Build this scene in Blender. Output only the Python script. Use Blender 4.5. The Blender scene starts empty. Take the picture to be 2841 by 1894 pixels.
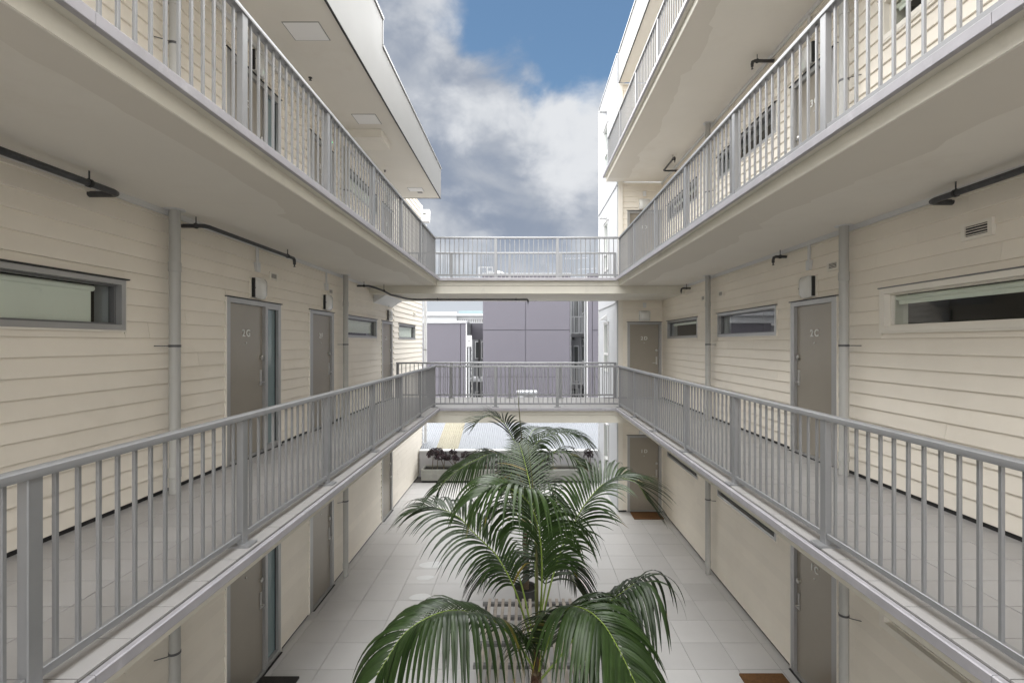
import bpy, bmesh, math, random
from mathutils import Vector, Matrix
random.seed(11)
R = math.radians
sc = bpy.context.scene
C = sc.collection

# ------------------------------------------------------------------ camera, sky, sun, exposure
CZ = 4.55                                   # eye height: standing on the middle walkway level
cam_d = bpy.data.cameras.new('camera'); cam = bpy.data.objects.new('camera', cam_d); C.objects.link(cam)
cam.location = (0, 0, CZ); cam.rotation_euler = (R(90), 0, 0)
cam_d.sensor_width = 36; cam_d.lens = 1350 / 2841 * 36
cam_d.shift_x = -33 / 2841; cam_d.shift_y = 4 / 2841
cam_d.clip_start = .05; cam_d.clip_end = 3000
sc.camera = cam

EXPO = 1.52
sc.view_settings.view_transform = 'Standard'; sc.view_settings.look = 'None'
sc.view_settings.gamma = 1; sc.view_settings.use_curve_mapping = False
sc.view_settings.exposure = EXPO
sc.render.engine = 'CYCLES'
sc.cycles.use_denoising = True
sc.cycles.use_adaptive_sampling = True; sc.cycles.adaptive_threshold = .02
sc.cycles.max_bounces = 12; sc.cycles.diffuse_bounces = 10; sc.cycles.glossy_bounces = 4
sc.cycles.transparent_max_bounces = 12
sc.cycles.sample_clamp_indirect = 6

SUN_EL, SUN_AZ = 77, 200                    # high, veiled by cloud
world = bpy.data.worlds.new('World'); sc.world = world; world.use_nodes = True
def build_world():
    nt = world.node_tree; N = nt.nodes; Lk = nt.links; N.clear()
    out = N.new('ShaderNodeOutputWorld')
    sky = N.new('ShaderNodeTexSky'); sky.sky_type = 'NISHITA'; sky.sun_disc = False
    sky.sun_elevation = R(SUN_EL); sky.sun_rotation = R(SUN_AZ); sky.air_density = 1.0; sky.dust_density = .6; sky.ozone_density = 1.0
    tc = N.new('ShaderNodeTexCoord')
    def math_(op, a, b=None, clamp=False):
        m = N.new('ShaderNodeMath'); m.operation = op; m.use_clamp = clamp
        for i, v in enumerate((a, b)):
            if v is None: continue
            if isinstance(v, (int, float)): m.inputs[i].default_value = v
            else: Lk.new(v, m.inputs[i])
        return m.outputs[0]
    def noise(scale, detail, rough, off, dist=0.0):
        mp = N.new('ShaderNodeMapping'); mp.inputs['Location'].default_value = off
        mp.inputs['Scale'].default_value = (1, 1, 1.5)
        Lk.new(tc.outputs['Generated'], mp.inputs['Vector'])
        n = N.new('ShaderNodeTexNoise'); n.inputs['Scale'].default_value = scale; n.inputs['Detail'].default_value = detail
        n.inputs['Roughness'].default_value = rough; n.inputs['Distortion'].default_value = dist
        Lk.new(mp.outputs[0], n.inputs['Vector']); return n.outputs['Fac']
    def ramp(v, p0, p1):
        m = N.new('ShaderNodeMapRange'); m.interpolation_type = 'SMOOTHSTEP'; m.inputs[1].default_value = p0; m.inputs[2].default_value = p1
        Lk.new(v, m.inputs[0]); return m.outputs[0]
    def blob(d, r0, r1):                    # cloud bank / clearing around a direction of the sky
        d = Vector(d).normalized()
        v = N.new('ShaderNodeVectorMath'); v.operation = 'DISTANCE'; v.inputs[1].default_value = d
        Lk.new(tc.outputs['Generated'], v.inputs[0]); return ramp(v.outputs['Value'], r1, r0)
    def mixc(f, a, b):
        m = N.new('ShaderNodeMix'); m.data_type = 'RGBA'; Lk.new(f, m.inputs[0])
        for k, v in ((6, a), (7, b)):
            if isinstance(v, tuple): m.inputs[k].default_value = v + (1,)
            else: Lk.new(v, m.inputs[k])
        return m.outputs[2]
    big = noise(2.3, 8, .56, (3.1, 1.7, .4), .2)
    fine = noise(7.5, 9, .55, (1.3, 4.2, 2.2), .25)
    lumps = noise(4.6, 5, .45, (7.7, .3, 5.1), .15)
    wisp = noise(3.0, 5, .5, (2.2, 9.1, 3.0), 1.5)
    dens = math_('ADD', math_('MULTIPLY', big, .62), math_('MULTIPLY', fine, .38))
    clear = blob((.06, 1, .69), .12, .36)
    dens = math_('SUBTRACT', math_('ADD', dens, .16), math_('MULTIPLY', clear, .42))
    puff = blob((.11, 1, .45), .02, .17)
    puff2 = blob((-.13, 1, .47), .0, .12)
    bank = blob((-.25, 1, .40), .12, .45)
    dens = math_('ADD', dens, math_('MULTIPLY', math_('MAXIMUM', puff, bank), .22))
    cover = ramp(dens, .40, .56)
    # cloud tone: grey blue bodies, bright cumulus heads
    tone = math_('ADD', math_('MULTIPLY', lumps, .6), math_('MULTIPLY', fine, .4))
    tone = math_('ADD', tone, math_('ADD', math_('MULTIPLY', puff, .26), math_('MULTIPLY', puff2, .10)))
    vo = N.new('ShaderNodeTexVoronoi'); vo.inputs['Scale'].default_value = 15; vo.inputs['Detail'].default_value = 3; vo.inputs['Roughness'].default_value = .55; vo.normalize = True
    wv = N.new('ShaderNodeVectorMath'); wv.operation = 'ADD'; nz = N.new('ShaderNodeTexNoise'); nz.inputs['Scale'].default_value = 9; nz.inputs['Detail'].default_value = 4
    Lk.new(tc.outputs['Generated'], nz.inputs['Vector']); sv = N.new('ShaderNodeVectorMath'); sv.operation = 'SCALE'; sv.inputs['Scale'].default_value = .09
    Lk.new(nz.outputs['Color'], sv.inputs[0]); Lk.new(tc.outputs['Generated'], wv.inputs[0]); Lk.new(sv.outputs[0], wv.inputs[1]); Lk.new(wv.outputs[0], vo.inputs['Vector'])
    billow = math_('SUBTRACT', .42, vo.outputs['Distance'])
    tone = math_('ADD', tone, math_('MULTIPLY', billow, .34))
    bright = ramp(tone, .49, .78)
    k = 1 / 2 ** EXPO
    greyA = tuple(c * k for c in (.285, .335, .43)); greyB = tuple(c * k for c in (.47, .505, .565))
    grey = mixc(ramp(math_('ADD', math_('MULTIPLY', wisp, .6), math_('MULTIPLY', fine, .4)), .36, .64), greyA, greyB); white = tuple(c * k for c in (.78, .80, .83))
    cloud = mixc(bright, grey, white)
    sep = N.new('ShaderNodeSeparateXYZ'); Lk.new(tc.outputs['Generated'], sep.inputs[0])
    hz = ramp(sep.outputs[2], .24, .02)
    cloud = mixc(hz, cloud, tuple(c * k for c in (.70, .745, .80)))
    cover2 = math_('MAXIMUM', cover, math_('MULTIPLY', hz, .85))
    skyc = N.new('ShaderNodeVectorMath'); skyc.operation = 'SCALE'; skyc.inputs['Scale'].default_value = .05
    tint = N.new('ShaderNodeVectorMath'); tint.operation = 'MULTIPLY'; tint.inputs[1].default_value = (.90, 1.03, 1.0)
    Lk.new(sky.outputs[0], tint.inputs[0]); Lk.new(tint.outputs[0], skyc.inputs[0])
    col = mixc(cover2, skyc.outputs[0], cloud)
    bg = N.new('ShaderNodeBackground'); bg.inputs['Strength'].default_value = 1.0
    Lk.new(col, bg.inputs['Color']); Lk.new(bg.outputs[0], out.inputs['Surface'])
build_world()
sun_d = bpy.data.lights.new('sun', 'SUN'); sun_d.energy = 4.8; sun_d.angle = R(150); sun_d.color = (1, .985, .955)
sun = bpy.data.objects.new('sun', sun_d); C.objects.link(sun); sun.location = (0, 6, 30)
_az = R(SUN_AZ)
sun.rotation_euler = Vector((math.sin(_az) * math.cos(R(SUN_EL)), math.cos(_az) * math.cos(R(SUN_EL)), math.sin(R(SUN_EL)))).to_track_quat('Z', 'Y').to_euler()

# ------------------------------------------------------------------ materials
M = {}
def pm(name, col, rough=.6, metal=0.0, var=.06, nscale=2.0, bump=0.0, bscale=60, orand=0.0, spec=.5, stain=0.0, stain_col=None, stain_scale=1.3, coat=0.0, streak=False):
    m = bpy.data.materials.new(name); m.use_nodes = True; nt = m.node_tree; N = nt.nodes; Lk = nt.links
    b = N['Principled BSDF']; b.inputs['Roughness'].default_value = rough; b.inputs['Metallic'].default_value = metal
    b.inputs['Specular IOR Level'].default_value = spec
    if coat: b.inputs['Coat Weight'].default_value = coat; b.inputs['Coat Roughness'].default_value = .15
    geo = N.new('ShaderNodeNewGeometry')
    n = N.new('ShaderNodeTexNoise'); n.inputs['Scale'].default_value = nscale; n.inputs['Detail'].default_value = 6; n.inputs['Roughness'].default_value = .6
    src = geo.outputs['Position']
    if streak:
        mp = N.new('ShaderNodeMapping'); mp.inputs['Scale'].default_value = (1, 1, .12); Lk.new(src, mp.inputs['Vector']); src = mp.outputs[0]
    Lk.new(src, n.inputs['Vector'])
    rgb = N.new('ShaderNodeRGB'); rgb.outputs[0].default_value = tuple(col) + (1,)
    hs = N.new('ShaderNodeHueSaturation'); Lk.new(rgb.outputs[0], hs.inputs['Color'])
    mr = N.new('ShaderNodeMapRange'); mr.inputs[1].default_value = .25; mr.inputs[2].default_value = .75
    mr.inputs[3].default_value = 1 - var; mr.inputs[4].default_value = 1 + var; Lk.new(n.outputs['Fac'], mr.inputs[0])
    v = mr.outputs[0]
    if orand:
        oi = N.new('ShaderNodeObjectInfo'); m2 = N.new('ShaderNodeMapRange'); m2.inputs[3].default_value = 1 - orand; m2.inputs[4].default_value = 1 + orand
        Lk.new(oi.outputs['Random'], m2.inputs[0]); mu = N.new('ShaderNodeMath'); mu.operation = 'MULTIPLY'
        Lk.new(v, mu.inputs[0]); Lk.new(m2.outputs[0], mu.inputs[1]); v = mu.outputs[0]
    Lk.new(v, hs.inputs['Value']); c = hs.outputs[0]
    if stain:
        n2 = N.new('ShaderNodeTexNoise'); n2.inputs['Scale'].default_value = stain_scale; n2.inputs['Detail'].default_value = 9; n2.inputs['Roughness'].default_value = .68
        Lk.new(src, n2.inputs['Vector'])
        r2 = N.new('ShaderNodeMapRange'); r2.interpolation_type = 'SMOOTHSTEP'; r2.inputs[1].default_value = .52; r2.inputs[2].default_value = .72; r2.inputs[4].default_value = stain
        Lk.new(n2.outputs['Fac'], r2.inputs[0])
        mx = N.new('ShaderNodeMix'); mx.data_type = 'RGBA'; Lk.new(r2.outputs[0], mx.inputs[0]); Lk.new(c, mx.inputs[6])
        mx.inputs[7].default_value = tuple(stain_col or [x * .6 for x in col]) + (1,); c = mx.outputs[2]
    Lk.new(c, b.inputs['Base Color'])
    rr = N.new('ShaderNodeMapRange'); rr.inputs[1].default_value = .2; rr.inputs[2].default_value = .8
    rv = .07 if rough > .36 else .015
    rr.inputs[3].default_value = max(.02, rough - rv); rr.inputs[4].default_value = min(1, rough + rv); Lk.new(n.outputs['Fac'], rr.inputs[0]); Lk.new(rr.outputs[0], b.inputs['Roughness'])
    if bump:
        n3 = N.new('ShaderNodeTexNoise'); n3.inputs['Scale'].default_value = bscale; n3.inputs['Detail'].default_value = 4
        Lk.new(geo.outputs['Position'], n3.inputs['Vector'])
        bp = N.new('ShaderNodeBump'); bp.inputs['Strength'].default_value = bump; bp.inputs['Distance'].default_value = .01
        Lk.new(n3.outputs['Fac'], bp.inputs['Height']); Lk.new(bp.outputs[0], b.inputs['Normal'])
    M[name] = m; return m
pm('cream', (.80, .75, .665), .55, var=.045, nscale=1.4, orand=.03, stain=.38, stain_col=(.72, .665, .57), stain_scale=1.1, bump=.05, bscale=90)
pm('cream_trim', (.78, .745, .675), .5, var=.03)
pm('soffit', (.76, .73, .67), .75, var=.035, nscale=.8, bump=.16, bscale=120, stain=.42, stain_col=(.66, .61, .53), stain_scale=.7)
pm('soffit_repaint', (.69, .655, .59), .7, var=.025, nscale=1.2)
pm('slab_edge', (.70, .675, .60), .7, var=.05, nscale=3, bump=.1, stain=.25, stain_scale=2.5)
pm('roof_fascia', (.255, .255, .248), .45, var=.025, nscale=.8)
pm('panel_white', (.86, .86, .86), .5, var=.01)
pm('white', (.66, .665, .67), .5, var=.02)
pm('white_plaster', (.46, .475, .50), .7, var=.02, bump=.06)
pm('rail', (.285, .29, .30), .34, metal=.40, var=.04, nscale=6, spec=.5)
pm('alu', (.40, .40, .40), .35, metal=.5, var=.05, nscale=5)
pm('alu_dark', (.19, .19, .195), .38, metal=.4, var=.05)
pm('gutter', (.40, .39, .42), .48, metal=.3, var=.10, nscale=7, stain=.55, stain_col=(.62, .62, .64), stain_scale=4)
pm('black', (.012, .012, .013), .5, var=.2)
pm('black_pipe', (.06, .061, .064), .45, metal=.3, var=.3, nscale=20, stain=.5, stain_col=(.12, .12, .125), stain_scale=14)
pm('numeral', (.72, .72, .70), .4, var=.03)
pm('steel', (.55, .54, .52), .31, metal=1, var=.05)
pm('door', (.30, .272, .228), .30, metal=.2, var=.05, nscale=1.5, spec=.5)
pm('frosted', (.18, .245, .26), .12, var=.03)
pm('pvc', (.42, .418, .40), .45, var=.05, nscale=4, streak=True, stain=.3, stain_col=(.35, .345, .32))
pm('tile', (.53, .525, .525), .34, var=.06, nscale=1.5, orand=.06, stain=.4, stain_col=(.49, .48, .475), stain_scale=1.5, bump=.03, bscale=200)
pm('tile_walk', (.345, .337, .335), .42, var=.05, nscale=2.5, orand=.03, stain=.3, stain_col=(.275, .265, .26), stain_scale=2.2)
pm('grout', (.10, .095, .09), .85, var=.15, nscale=8)
pm('slab', (.42, .41, .39), .8, var=.08)
pm('glass_dark', (.05, .055, .055), .05)
pm('blind', (.80, .82, .765), .7, var=.03)
pm('interior', (.05, .05, .05), .8)
pm('coir', (.15, .07, .022), .95, var=.3, nscale=30, bump=.6, bscale=300, stain=.6, stain_col=(.10, .045, .012), stain_scale=5)
pm('coir_dark', (.03, .028, .026), .95, var=.3, nscale=30, bump=.5, bscale=300)
pm('concrete', (.33, .335, .31), .8, var=.12, nscale=4, bump=.15, bscale=30, stain=.6, stain_col=(.47, .47, .45), stain_scale=3)
pm('soil', (.02, .017, .013), .95, var=.4, nscale=30, bump=.8, bscale=60)
pm('grey_wall', (.55, .545, .57), .7, var=.03)
pm('timber', (.42, .375, .33), .75, var=.2, nscale=9, orand=.18, stain=.4, stain_col=(.22, .185, .155), stain_scale=8)
pm('bench_steel', (.20, .20, .20), .5, metal=.4, var=.15)
pm('steel_dark', (.10, .10, .105), .5, metal=.5, var=.2)
pm('purple', (.123, .117, .141), .65, var=.03, nscale=.6)
pm('purple_dark', (.10, .095, .115), .65, var=.03, nscale=.6, orand=.05)
pm('slate_board', (.15, .155, .165), .6, var=.08, orand=.08)
pm('far_white', (.40, .41, .425), .6, var=.02)
pm('far_grey', (.45, .46, .48), .6)
pm('iron_white', (.225, .24, .265), .45, metal=.2, var=.05, nscale=1.2, streak=False, stain=.3, stain_col=(.185, .20, .23), stain_scale=1.4)
pm('floor_iron', (.06, .055, .05), .6, metal=.4, var=.3)
pm('fibreglass', (.25, .23, .165), .5, var=.08, stain=.4, stain_col=(.19, .17, .115), stain_scale=3)
pm('ground', (.16, .155, .15), .9, var=.15, nscale=.3)
pm('stem', (.17, .14, .10), .8, var=.2, nscale=20)
pm('trunk', (.11, .082, .055), .85, var=.35, nscale=14, bump=.5, bscale=40, stain=.5, stain_col=(.22, .17, .10), stain_scale=10)
pm('fibre', (.075, .038, .022), .95, var=.5, nscale=40, bump=.9, bscale=90)
pm('rachis', (.19, .27, .045), .45, var=.15, nscale=8)
pm('spear', (.12, .12, .05), .5, var=.25, nscale=6, stain=.5, stain_col=(.16, .10, .05), stain_scale=4)
pm('shadow_gap', (.02, .02, .02), .9)
pm('light_cover', (.66, .66, .64), .22, var=.02, coat=.4)
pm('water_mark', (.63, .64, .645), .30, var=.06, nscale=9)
pm('pot', (.07, .07, .07), .6, var=.2)

def leaf_material(name, c0, c1, c2, rough):
    m = bpy.data.materials.new(name); m.use_nodes = True; nt = m.node_tree; N = nt.nodes; Lk = nt.links
    b = N['Principled BSDF']; b.inputs['Roughness'].default_value = rough; b.inputs['Specular IOR Level'].default_value = .42
    at = N.new('ShaderNodeAttribute'); at.attribute_name = 'shade'
    cr = N.new('ShaderNodeValToRGB'); e = cr.color_ramp.elements
    e[0].position = 0; e[0].color = c0 + (1,); e[1].position = .93; e[1].color = c1 + (1,)
    x = e.new(1.0); x.color = c2 + (1,)
    Lk.new(at.outputs['Fac'], cr.inputs[0])
    geo = N.new('ShaderNodeNewGeometry'); n = N.new('ShaderNodeTexNoise'); n.inputs['Scale'].default_value = 9; n.inputs['Detail'].default_value = 4
    Lk.new(geo.outputs['Position'], n.inputs['Vector'])
    hs = N.new('ShaderNodeHueSaturation'); mr = N.new('ShaderNodeMapRange'); mr.inputs[1].default_value = .3; mr.inputs[2].default_value = .7
    mr.inputs[3].default_value = .78; mr.inputs[4].default_value = 1.22; Lk.new(n.outputs['Fac'], mr.inputs[0]); Lk.new(mr.outputs[0], hs.inputs['Value'])
    Lk.new(cr.outputs[0], hs.inputs['Color']); Lk.new(hs.outputs[0], b.inputs['Base Color'])
    tr = N.new('ShaderNodeBsdfTranslucent'); Lk.new(hs.outputs[0], tr.inputs['Color'])
    ms = N.new('ShaderNodeMixShader'); ms.inputs[0].default_value = .10
    Lk.new(b.outputs[0], ms.inputs[1]); Lk.new(tr.outputs[0], ms.inputs[2]); Lk.new(ms.outputs[0], N['Material Output'].inputs[0])
    M[name] = m
leaf_material('frond', (.008, .017, .006), (.036, .066, .018), (.22, .155, .03), .33)
leaf_material('aeonium', (.018, .012, .014), (.075, .045, .055), (.20, .13, .09), .35)

def glass_material():
    m = bpy.data.materials.new('glass'); m.use_nodes = True; nt = m.node_tree; N = nt.nodes; Lk = nt.links; N.clear()
    o = N.new('ShaderNodeOutputMaterial'); t = N.new('ShaderNodeBsdfTransparent'); t.inputs[0].default_value = (.95, .97, .955, 1)
    g = N.new('ShaderNodeBsdfGlossy'); g.inputs['Roughness'].default_value = .02; g.inputs[0].default_value = (1, 1, 1, 1)
    f = N.new('ShaderNodeFresnel'); f.inputs[0].default_value = 1.6
    ge = N.new('ShaderNodeNewGeometry'); sb = N.new('ShaderNodeMath'); sb.operation = 'SUBTRACT'; sb.inputs[0].default_value = 1; Lk.new(ge.outputs['Backfacing'], sb.inputs[1])
    mu = N.new('ShaderNodeMath'); mu.operation = 'MULTIPLY'; Lk.new(f.outputs[0], mu.inputs[0]); Lk.new(sb.outputs[0], mu.inputs[1])
    ms = N.new('ShaderNodeMixShader'); Lk.new(mu.outputs[0], ms.inputs[0]); Lk.new(t.outputs[0], ms.inputs[1]); Lk.new(g.outputs[0], ms.inputs[2]); Lk.new(ms.outputs[0], o.inputs[0])
    M['glass'] = m
    m = bpy.data.materials.new('paving_oval'); m.use_nodes = True; nt = m.node_tree; N = nt.nodes; Lk = nt.links; N.clear()
    o = N.new('ShaderNodeOutputMaterial'); t = N.new('ShaderNodeBsdfTransparent'); t.inputs[0].default_value = (.9, .9, .9, 1)
    g = N.new('ShaderNodeBsdfGlossy'); g.inputs['Roughness'].default_value = .05
    f = N.new('ShaderNodeFresnel'); f.inputs[0].default_value = 1.6
    ms = N.new('ShaderNodeMixShader'); Lk.new(f.outputs[0], ms.inputs[0]); Lk.new(t.outputs[0], ms.inputs[1]); Lk.new(g.outputs[0], ms.inputs[2]); Lk.new(ms.outputs[0], o.inputs[0])
    M['paving_oval'] = m
    m = bpy.data.materials.new('led'); m.use_nodes = True; b = m.node_tree.nodes['Principled BSDF']
    b.inputs['Base Color'].default_value = (.1, .6, .3, 1); b.inputs['Emission Color'].default_value = (.15, .9, .4, 1); b.inputs['Emission Strength'].default_value = .8
    M['led'] = m
glass_material()

# ------------------------------------------------------------------ mesh helpers
class MB:
    def __init__(s): s.v = []; s.f = []
    def add(s, vs, fs):
        n = len(s.v); s.v += [tuple(v) for v in vs]; s.f += [tuple(i + n for i in f) for f in fs]; return s
    def box(s, x0, x1, y0, y1, z0, z1):
        x0, x1 = sorted((x0, x1)); y0, y1 = sorted((y0, y1)); z0, z1 = sorted((z0, z1))
        return s.add([(x0,y0,z0),(x1,y0,z0),(x1,y1,z0),(x0,y1,z0),(x0,y0,z1),(x1,y0,z1),(x1,y1,z1),(x0,y1,z1)],
                     [(3,2,1,0),(4,5,6,7),(0,1,5,4),(1,2,6,5),(2,3,7,6),(3,0,4,7)])
    def prism(s, poly, a, b, fn):           # poly of (p,q); fn(p,q,t) -> xyz, t = a..b
        n = len(poly); vs = [fn(p, q, a) for p, q in poly] + [fn(p, q, b) for p, q in poly]
        fs = [tuple(range(n))[::-1], tuple(range(n, 2 * n))] + [(i, (i + 1) % n, (i + 1) % n + n, i + n) for i in range(n)]
        return s.add(vs, fs)
    def tube(s, pts, r, seg=10, cap=True):
        pts = [Vector(p) for p in pts]; rs = r if isinstance(r, (list, tuple)) else [r] * len(pts)
        rings = []; up = None
        for i, p in enumerate(pts):
            t = (pts[min(i + 1, len(pts) - 1)] - pts[max(i - 1, 0)]).normalized()
            if up is None: up = Vector((0, 0, 1)) if abs(t.z) < .9 else Vector((1, 0, 0))
            a = t.cross(up); a = a.normalized() if a.length > 1e-4 else t.orthogonal().normalized(); b = a.cross(t).normalized(); up = b
            rings.append([p + (a * math.cos(2 * math.pi * k / seg) + b * math.sin(2 * math.pi * k / seg)) * rs[i] for k in range(seg)])
        vs = [v for ring in rings for v in ring]; fs = []
        for i in range(len(pts) - 1):
            for k in range(seg):
                k2 = (k + 1) % seg; fs.append((i * seg + k, i * seg + k2, (i + 1) * seg + k2, (i + 1) * seg + k))
        if cap: fs.append(tuple(range(seg))[::-1]); fs.append(tuple((len(pts) - 1) * seg + k for k in range(seg)))
        return s.add(vs, fs)
    def lathe(s, prof, c, seg=20):
        vs = []; fs = []
        for (r, z) in prof:
            for k in range(seg): vs.append((c[0] + r * math.cos(2 * math.pi * k / seg), c[1] + r * math.sin(2 * math.pi * k / seg), c[2] + z))
        for i in range(len(prof) - 1):
            for k in range(seg):
                k2 = (k + 1) % seg; fs.append((i * seg + k, i * seg + k2, (i + 1) * seg + k2, (i + 1) * seg + k))
        fs.append(tuple(range(seg))[::-1]); fs.append(tuple((len(prof) - 1) * seg + k for k in range(seg)))
        return s.add(vs, fs)
    def mesh(s, name, mat, smooth=False, recalc=True):
        me = bpy.data.meshes.new(name); me.from_pydata(s.v, [], s.f)
        if recalc:
            bm = bmesh.new(); bm.from_mesh(me); bmesh.ops.recalc_face_normals(bm, faces=bm.faces); bm.to_mesh(me); bm.free()
        me.materials.append(M[mat])
        if smooth:
            me.polygons.foreach_set('use_smooth', [True] * len(me.polygons))
            try: me.set_sharp_from_angle(angle=R(40))
            except Exception: pass
        me.update(); return me
WO = {}                                      # world offset of every parent
def link(name, me, parent=None, loc=(0, 0, 0)):
    o = bpy.data.objects.new(name, me); C.objects.link(o)
    off = WO[parent.name] if parent else Vector((0, 0, 0))
    o.parent = parent; o.location = Vector(loc) - off; WO[o.name] = Vector(loc); return o
def build(name, mb, mat, parent=None, smooth=False, recalc=True):
    return link(name, mb.mesh(name, mat, smooth, recalc), parent)
def tag(o, label=None, cat=None, group=None, kind=None):
    if label: o['label'] = label
    if cat: o['category'] = cat
    if group: o['group'] = group
    if kind: o['kind'] = kind
    return o
def thing(name, loc, label, cat, group=None):
    o = bpy.data.objects.new(name, None); C.objects.link(o); o.location = loc; o.empty_display_size = .1
    WO[o.name] = Vector(loc); return tag(o, label, cat, group)
def at(px, py, Y):                            # a sighting in the photograph, at a known distance
    return Vector(((px - 1453) / 1350 * Y, Y, CZ - (py - 951) / 1350 * Y))

# frames of reference of the walls: (s along, d out of the wall face, z) -> xyz
XL, XR, YW = -3.61, 3.76, 13.15
FR = {'L': lambda s, d, z: (XL + d, s, z), 'R': lambda s, d, z: (XR - d, s, z), 'W': lambda s, d, z: (s, YW - d, z)}
RIGHTWARD = {'L': Vector((0, 1, 0)), 'R': Vector((0, -1, 0)), 'W': Vector((1, 0, 0))}
OUT = {'L': Vector((1, 0, 0)), 'R': Vector((-1, 0, 0)), 'W': Vector((0, -1, 0))}
def wb(mb, side, s0, s1, d0, d1, z0, z1):
    a = FR[side](s0, d0, z0); b = FR[side](s1, d1, z1); return mb.box(a[0], b[0], a[1], b[1], a[2], b[2])

# ------------------------------------------------------------------ levels
FL = [0.0, 3.05, 6.05, 9.05]
STOREY = {0: 'ground storey', 1: 'middle storey', 2: 'third storey', 3: 'top storey'}
GL, GR = -1.935, 2.114                        # outer face of the edge gutters
RLX, RRX = -2.09, 2.24                        # railing lines
YB = 11.2; YBR = 11.36; YFR = 13.30; YF = 13.42
Y0 = -2.6

# ------------------------------------------------------------------ ground and courtyard paving
g = MB(); g.add([(-600,-200,-.35),(600,-200,-.35),(600,1500,-.35),(-600,1500,-.35)], [(0,1,2,3)])
tag(build('ground', g, 'ground', recalc=False), kind='structure')
court = build('courtyard_paving', MB().box(XL - .1, XR + .1, Y0, 16.6, -.3, -.012), 'grout'); tag(court, kind='structure')
cols = [XL, -3.47, -2.86, -2.25, -1.68] + [-1.68 + .5814 * k for k in range(1, 8)] + [2.99, 3.59, XR]
tile_cache = {}
def tile(parent, x0, x1, y0, y1, z, mat, g=.006, th=.012):
    key = (round(x1 - x0, 3), round(y1 - y0, 3), mat)
    if key not in tile_cache:
        w, h = (x1 - x0) / 2 - g / 2, (y1 - y0) / 2 - g / 2
        mb = MB(); c = .0018
        mb.add([(-w,-h,-th),(w,-h,-th),(w,h,-th),(-w,h,-th),(-w,-h,-c),(w,-h,-c),(w,h,-c),(-w,h,-c),(-w+c,-h+c,0),(w-c,-h+c,0),(w-c,h-c,0),(-w+c,h-c,0)],
               [(0,1,5,4),(1,2,6,5),(2,3,7,6),(3,0,4,7),(4,5,9,8),(5,6,10,9),(6,7,11,10),(7,4,8,11),(8,9,10,11)])
        tile_cache[key] = mb.mesh('tile', mat)
    return link('tile', tile_cache[key], parent, ((x0 + x1) / 2, (y0 + y1) / 2, z + random.uniform(-.0008, .0008)))
ys = [6.79 + .604 * k for k in range(-2, 16)]
for i in range(len(cols) - 1):
    for j in range(len(ys) - 1):
        tile(court, cols[i], cols[i + 1], ys[j], ys[j + 1], 0, 'tile')
dr = thing('floor_drain', (1.25, 15.2, 0), 'small dark iron drain grate set in the paving before the trough', 'drain')
build('grate_frame', MB().box(1.16, 1.34, 15.13, 15.27, .0005, .006), 'floor_iron', dr)
for k in range(5): build('grate_bar', MB().box(1.175 + k * .033, 1.19 + k * .033, 15.14, 15.26, .0062, .010), 'alu_dark', dr)
def paving_oval(cx, cy, rx, ry, label, seed):  # thin oval with a wavy rim, coloured paler than the tiles
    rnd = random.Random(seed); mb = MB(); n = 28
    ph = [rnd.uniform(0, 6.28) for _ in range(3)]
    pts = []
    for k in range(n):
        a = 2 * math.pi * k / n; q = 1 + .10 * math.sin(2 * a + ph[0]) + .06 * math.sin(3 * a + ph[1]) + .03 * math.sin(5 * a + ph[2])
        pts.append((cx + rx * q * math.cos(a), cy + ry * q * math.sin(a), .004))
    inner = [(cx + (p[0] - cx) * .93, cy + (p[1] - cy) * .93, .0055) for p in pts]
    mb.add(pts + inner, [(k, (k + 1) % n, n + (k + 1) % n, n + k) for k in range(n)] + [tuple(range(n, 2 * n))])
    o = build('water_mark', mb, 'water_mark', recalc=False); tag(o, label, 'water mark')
paving_oval(-1.90, 9.98, .22, .17, 'pale oval water mark on the paving, closest of three to the planter trough', 1)
paving_oval(-1.92, 9.43, .17, .10, 'pale oval water mark on the paving, middle one of three in a row', 2)
paving_oval(-1.85, 8.72, .18, .13, 'pale oval water mark on the paving, closest of three to the slatted bench', 3)

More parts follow.
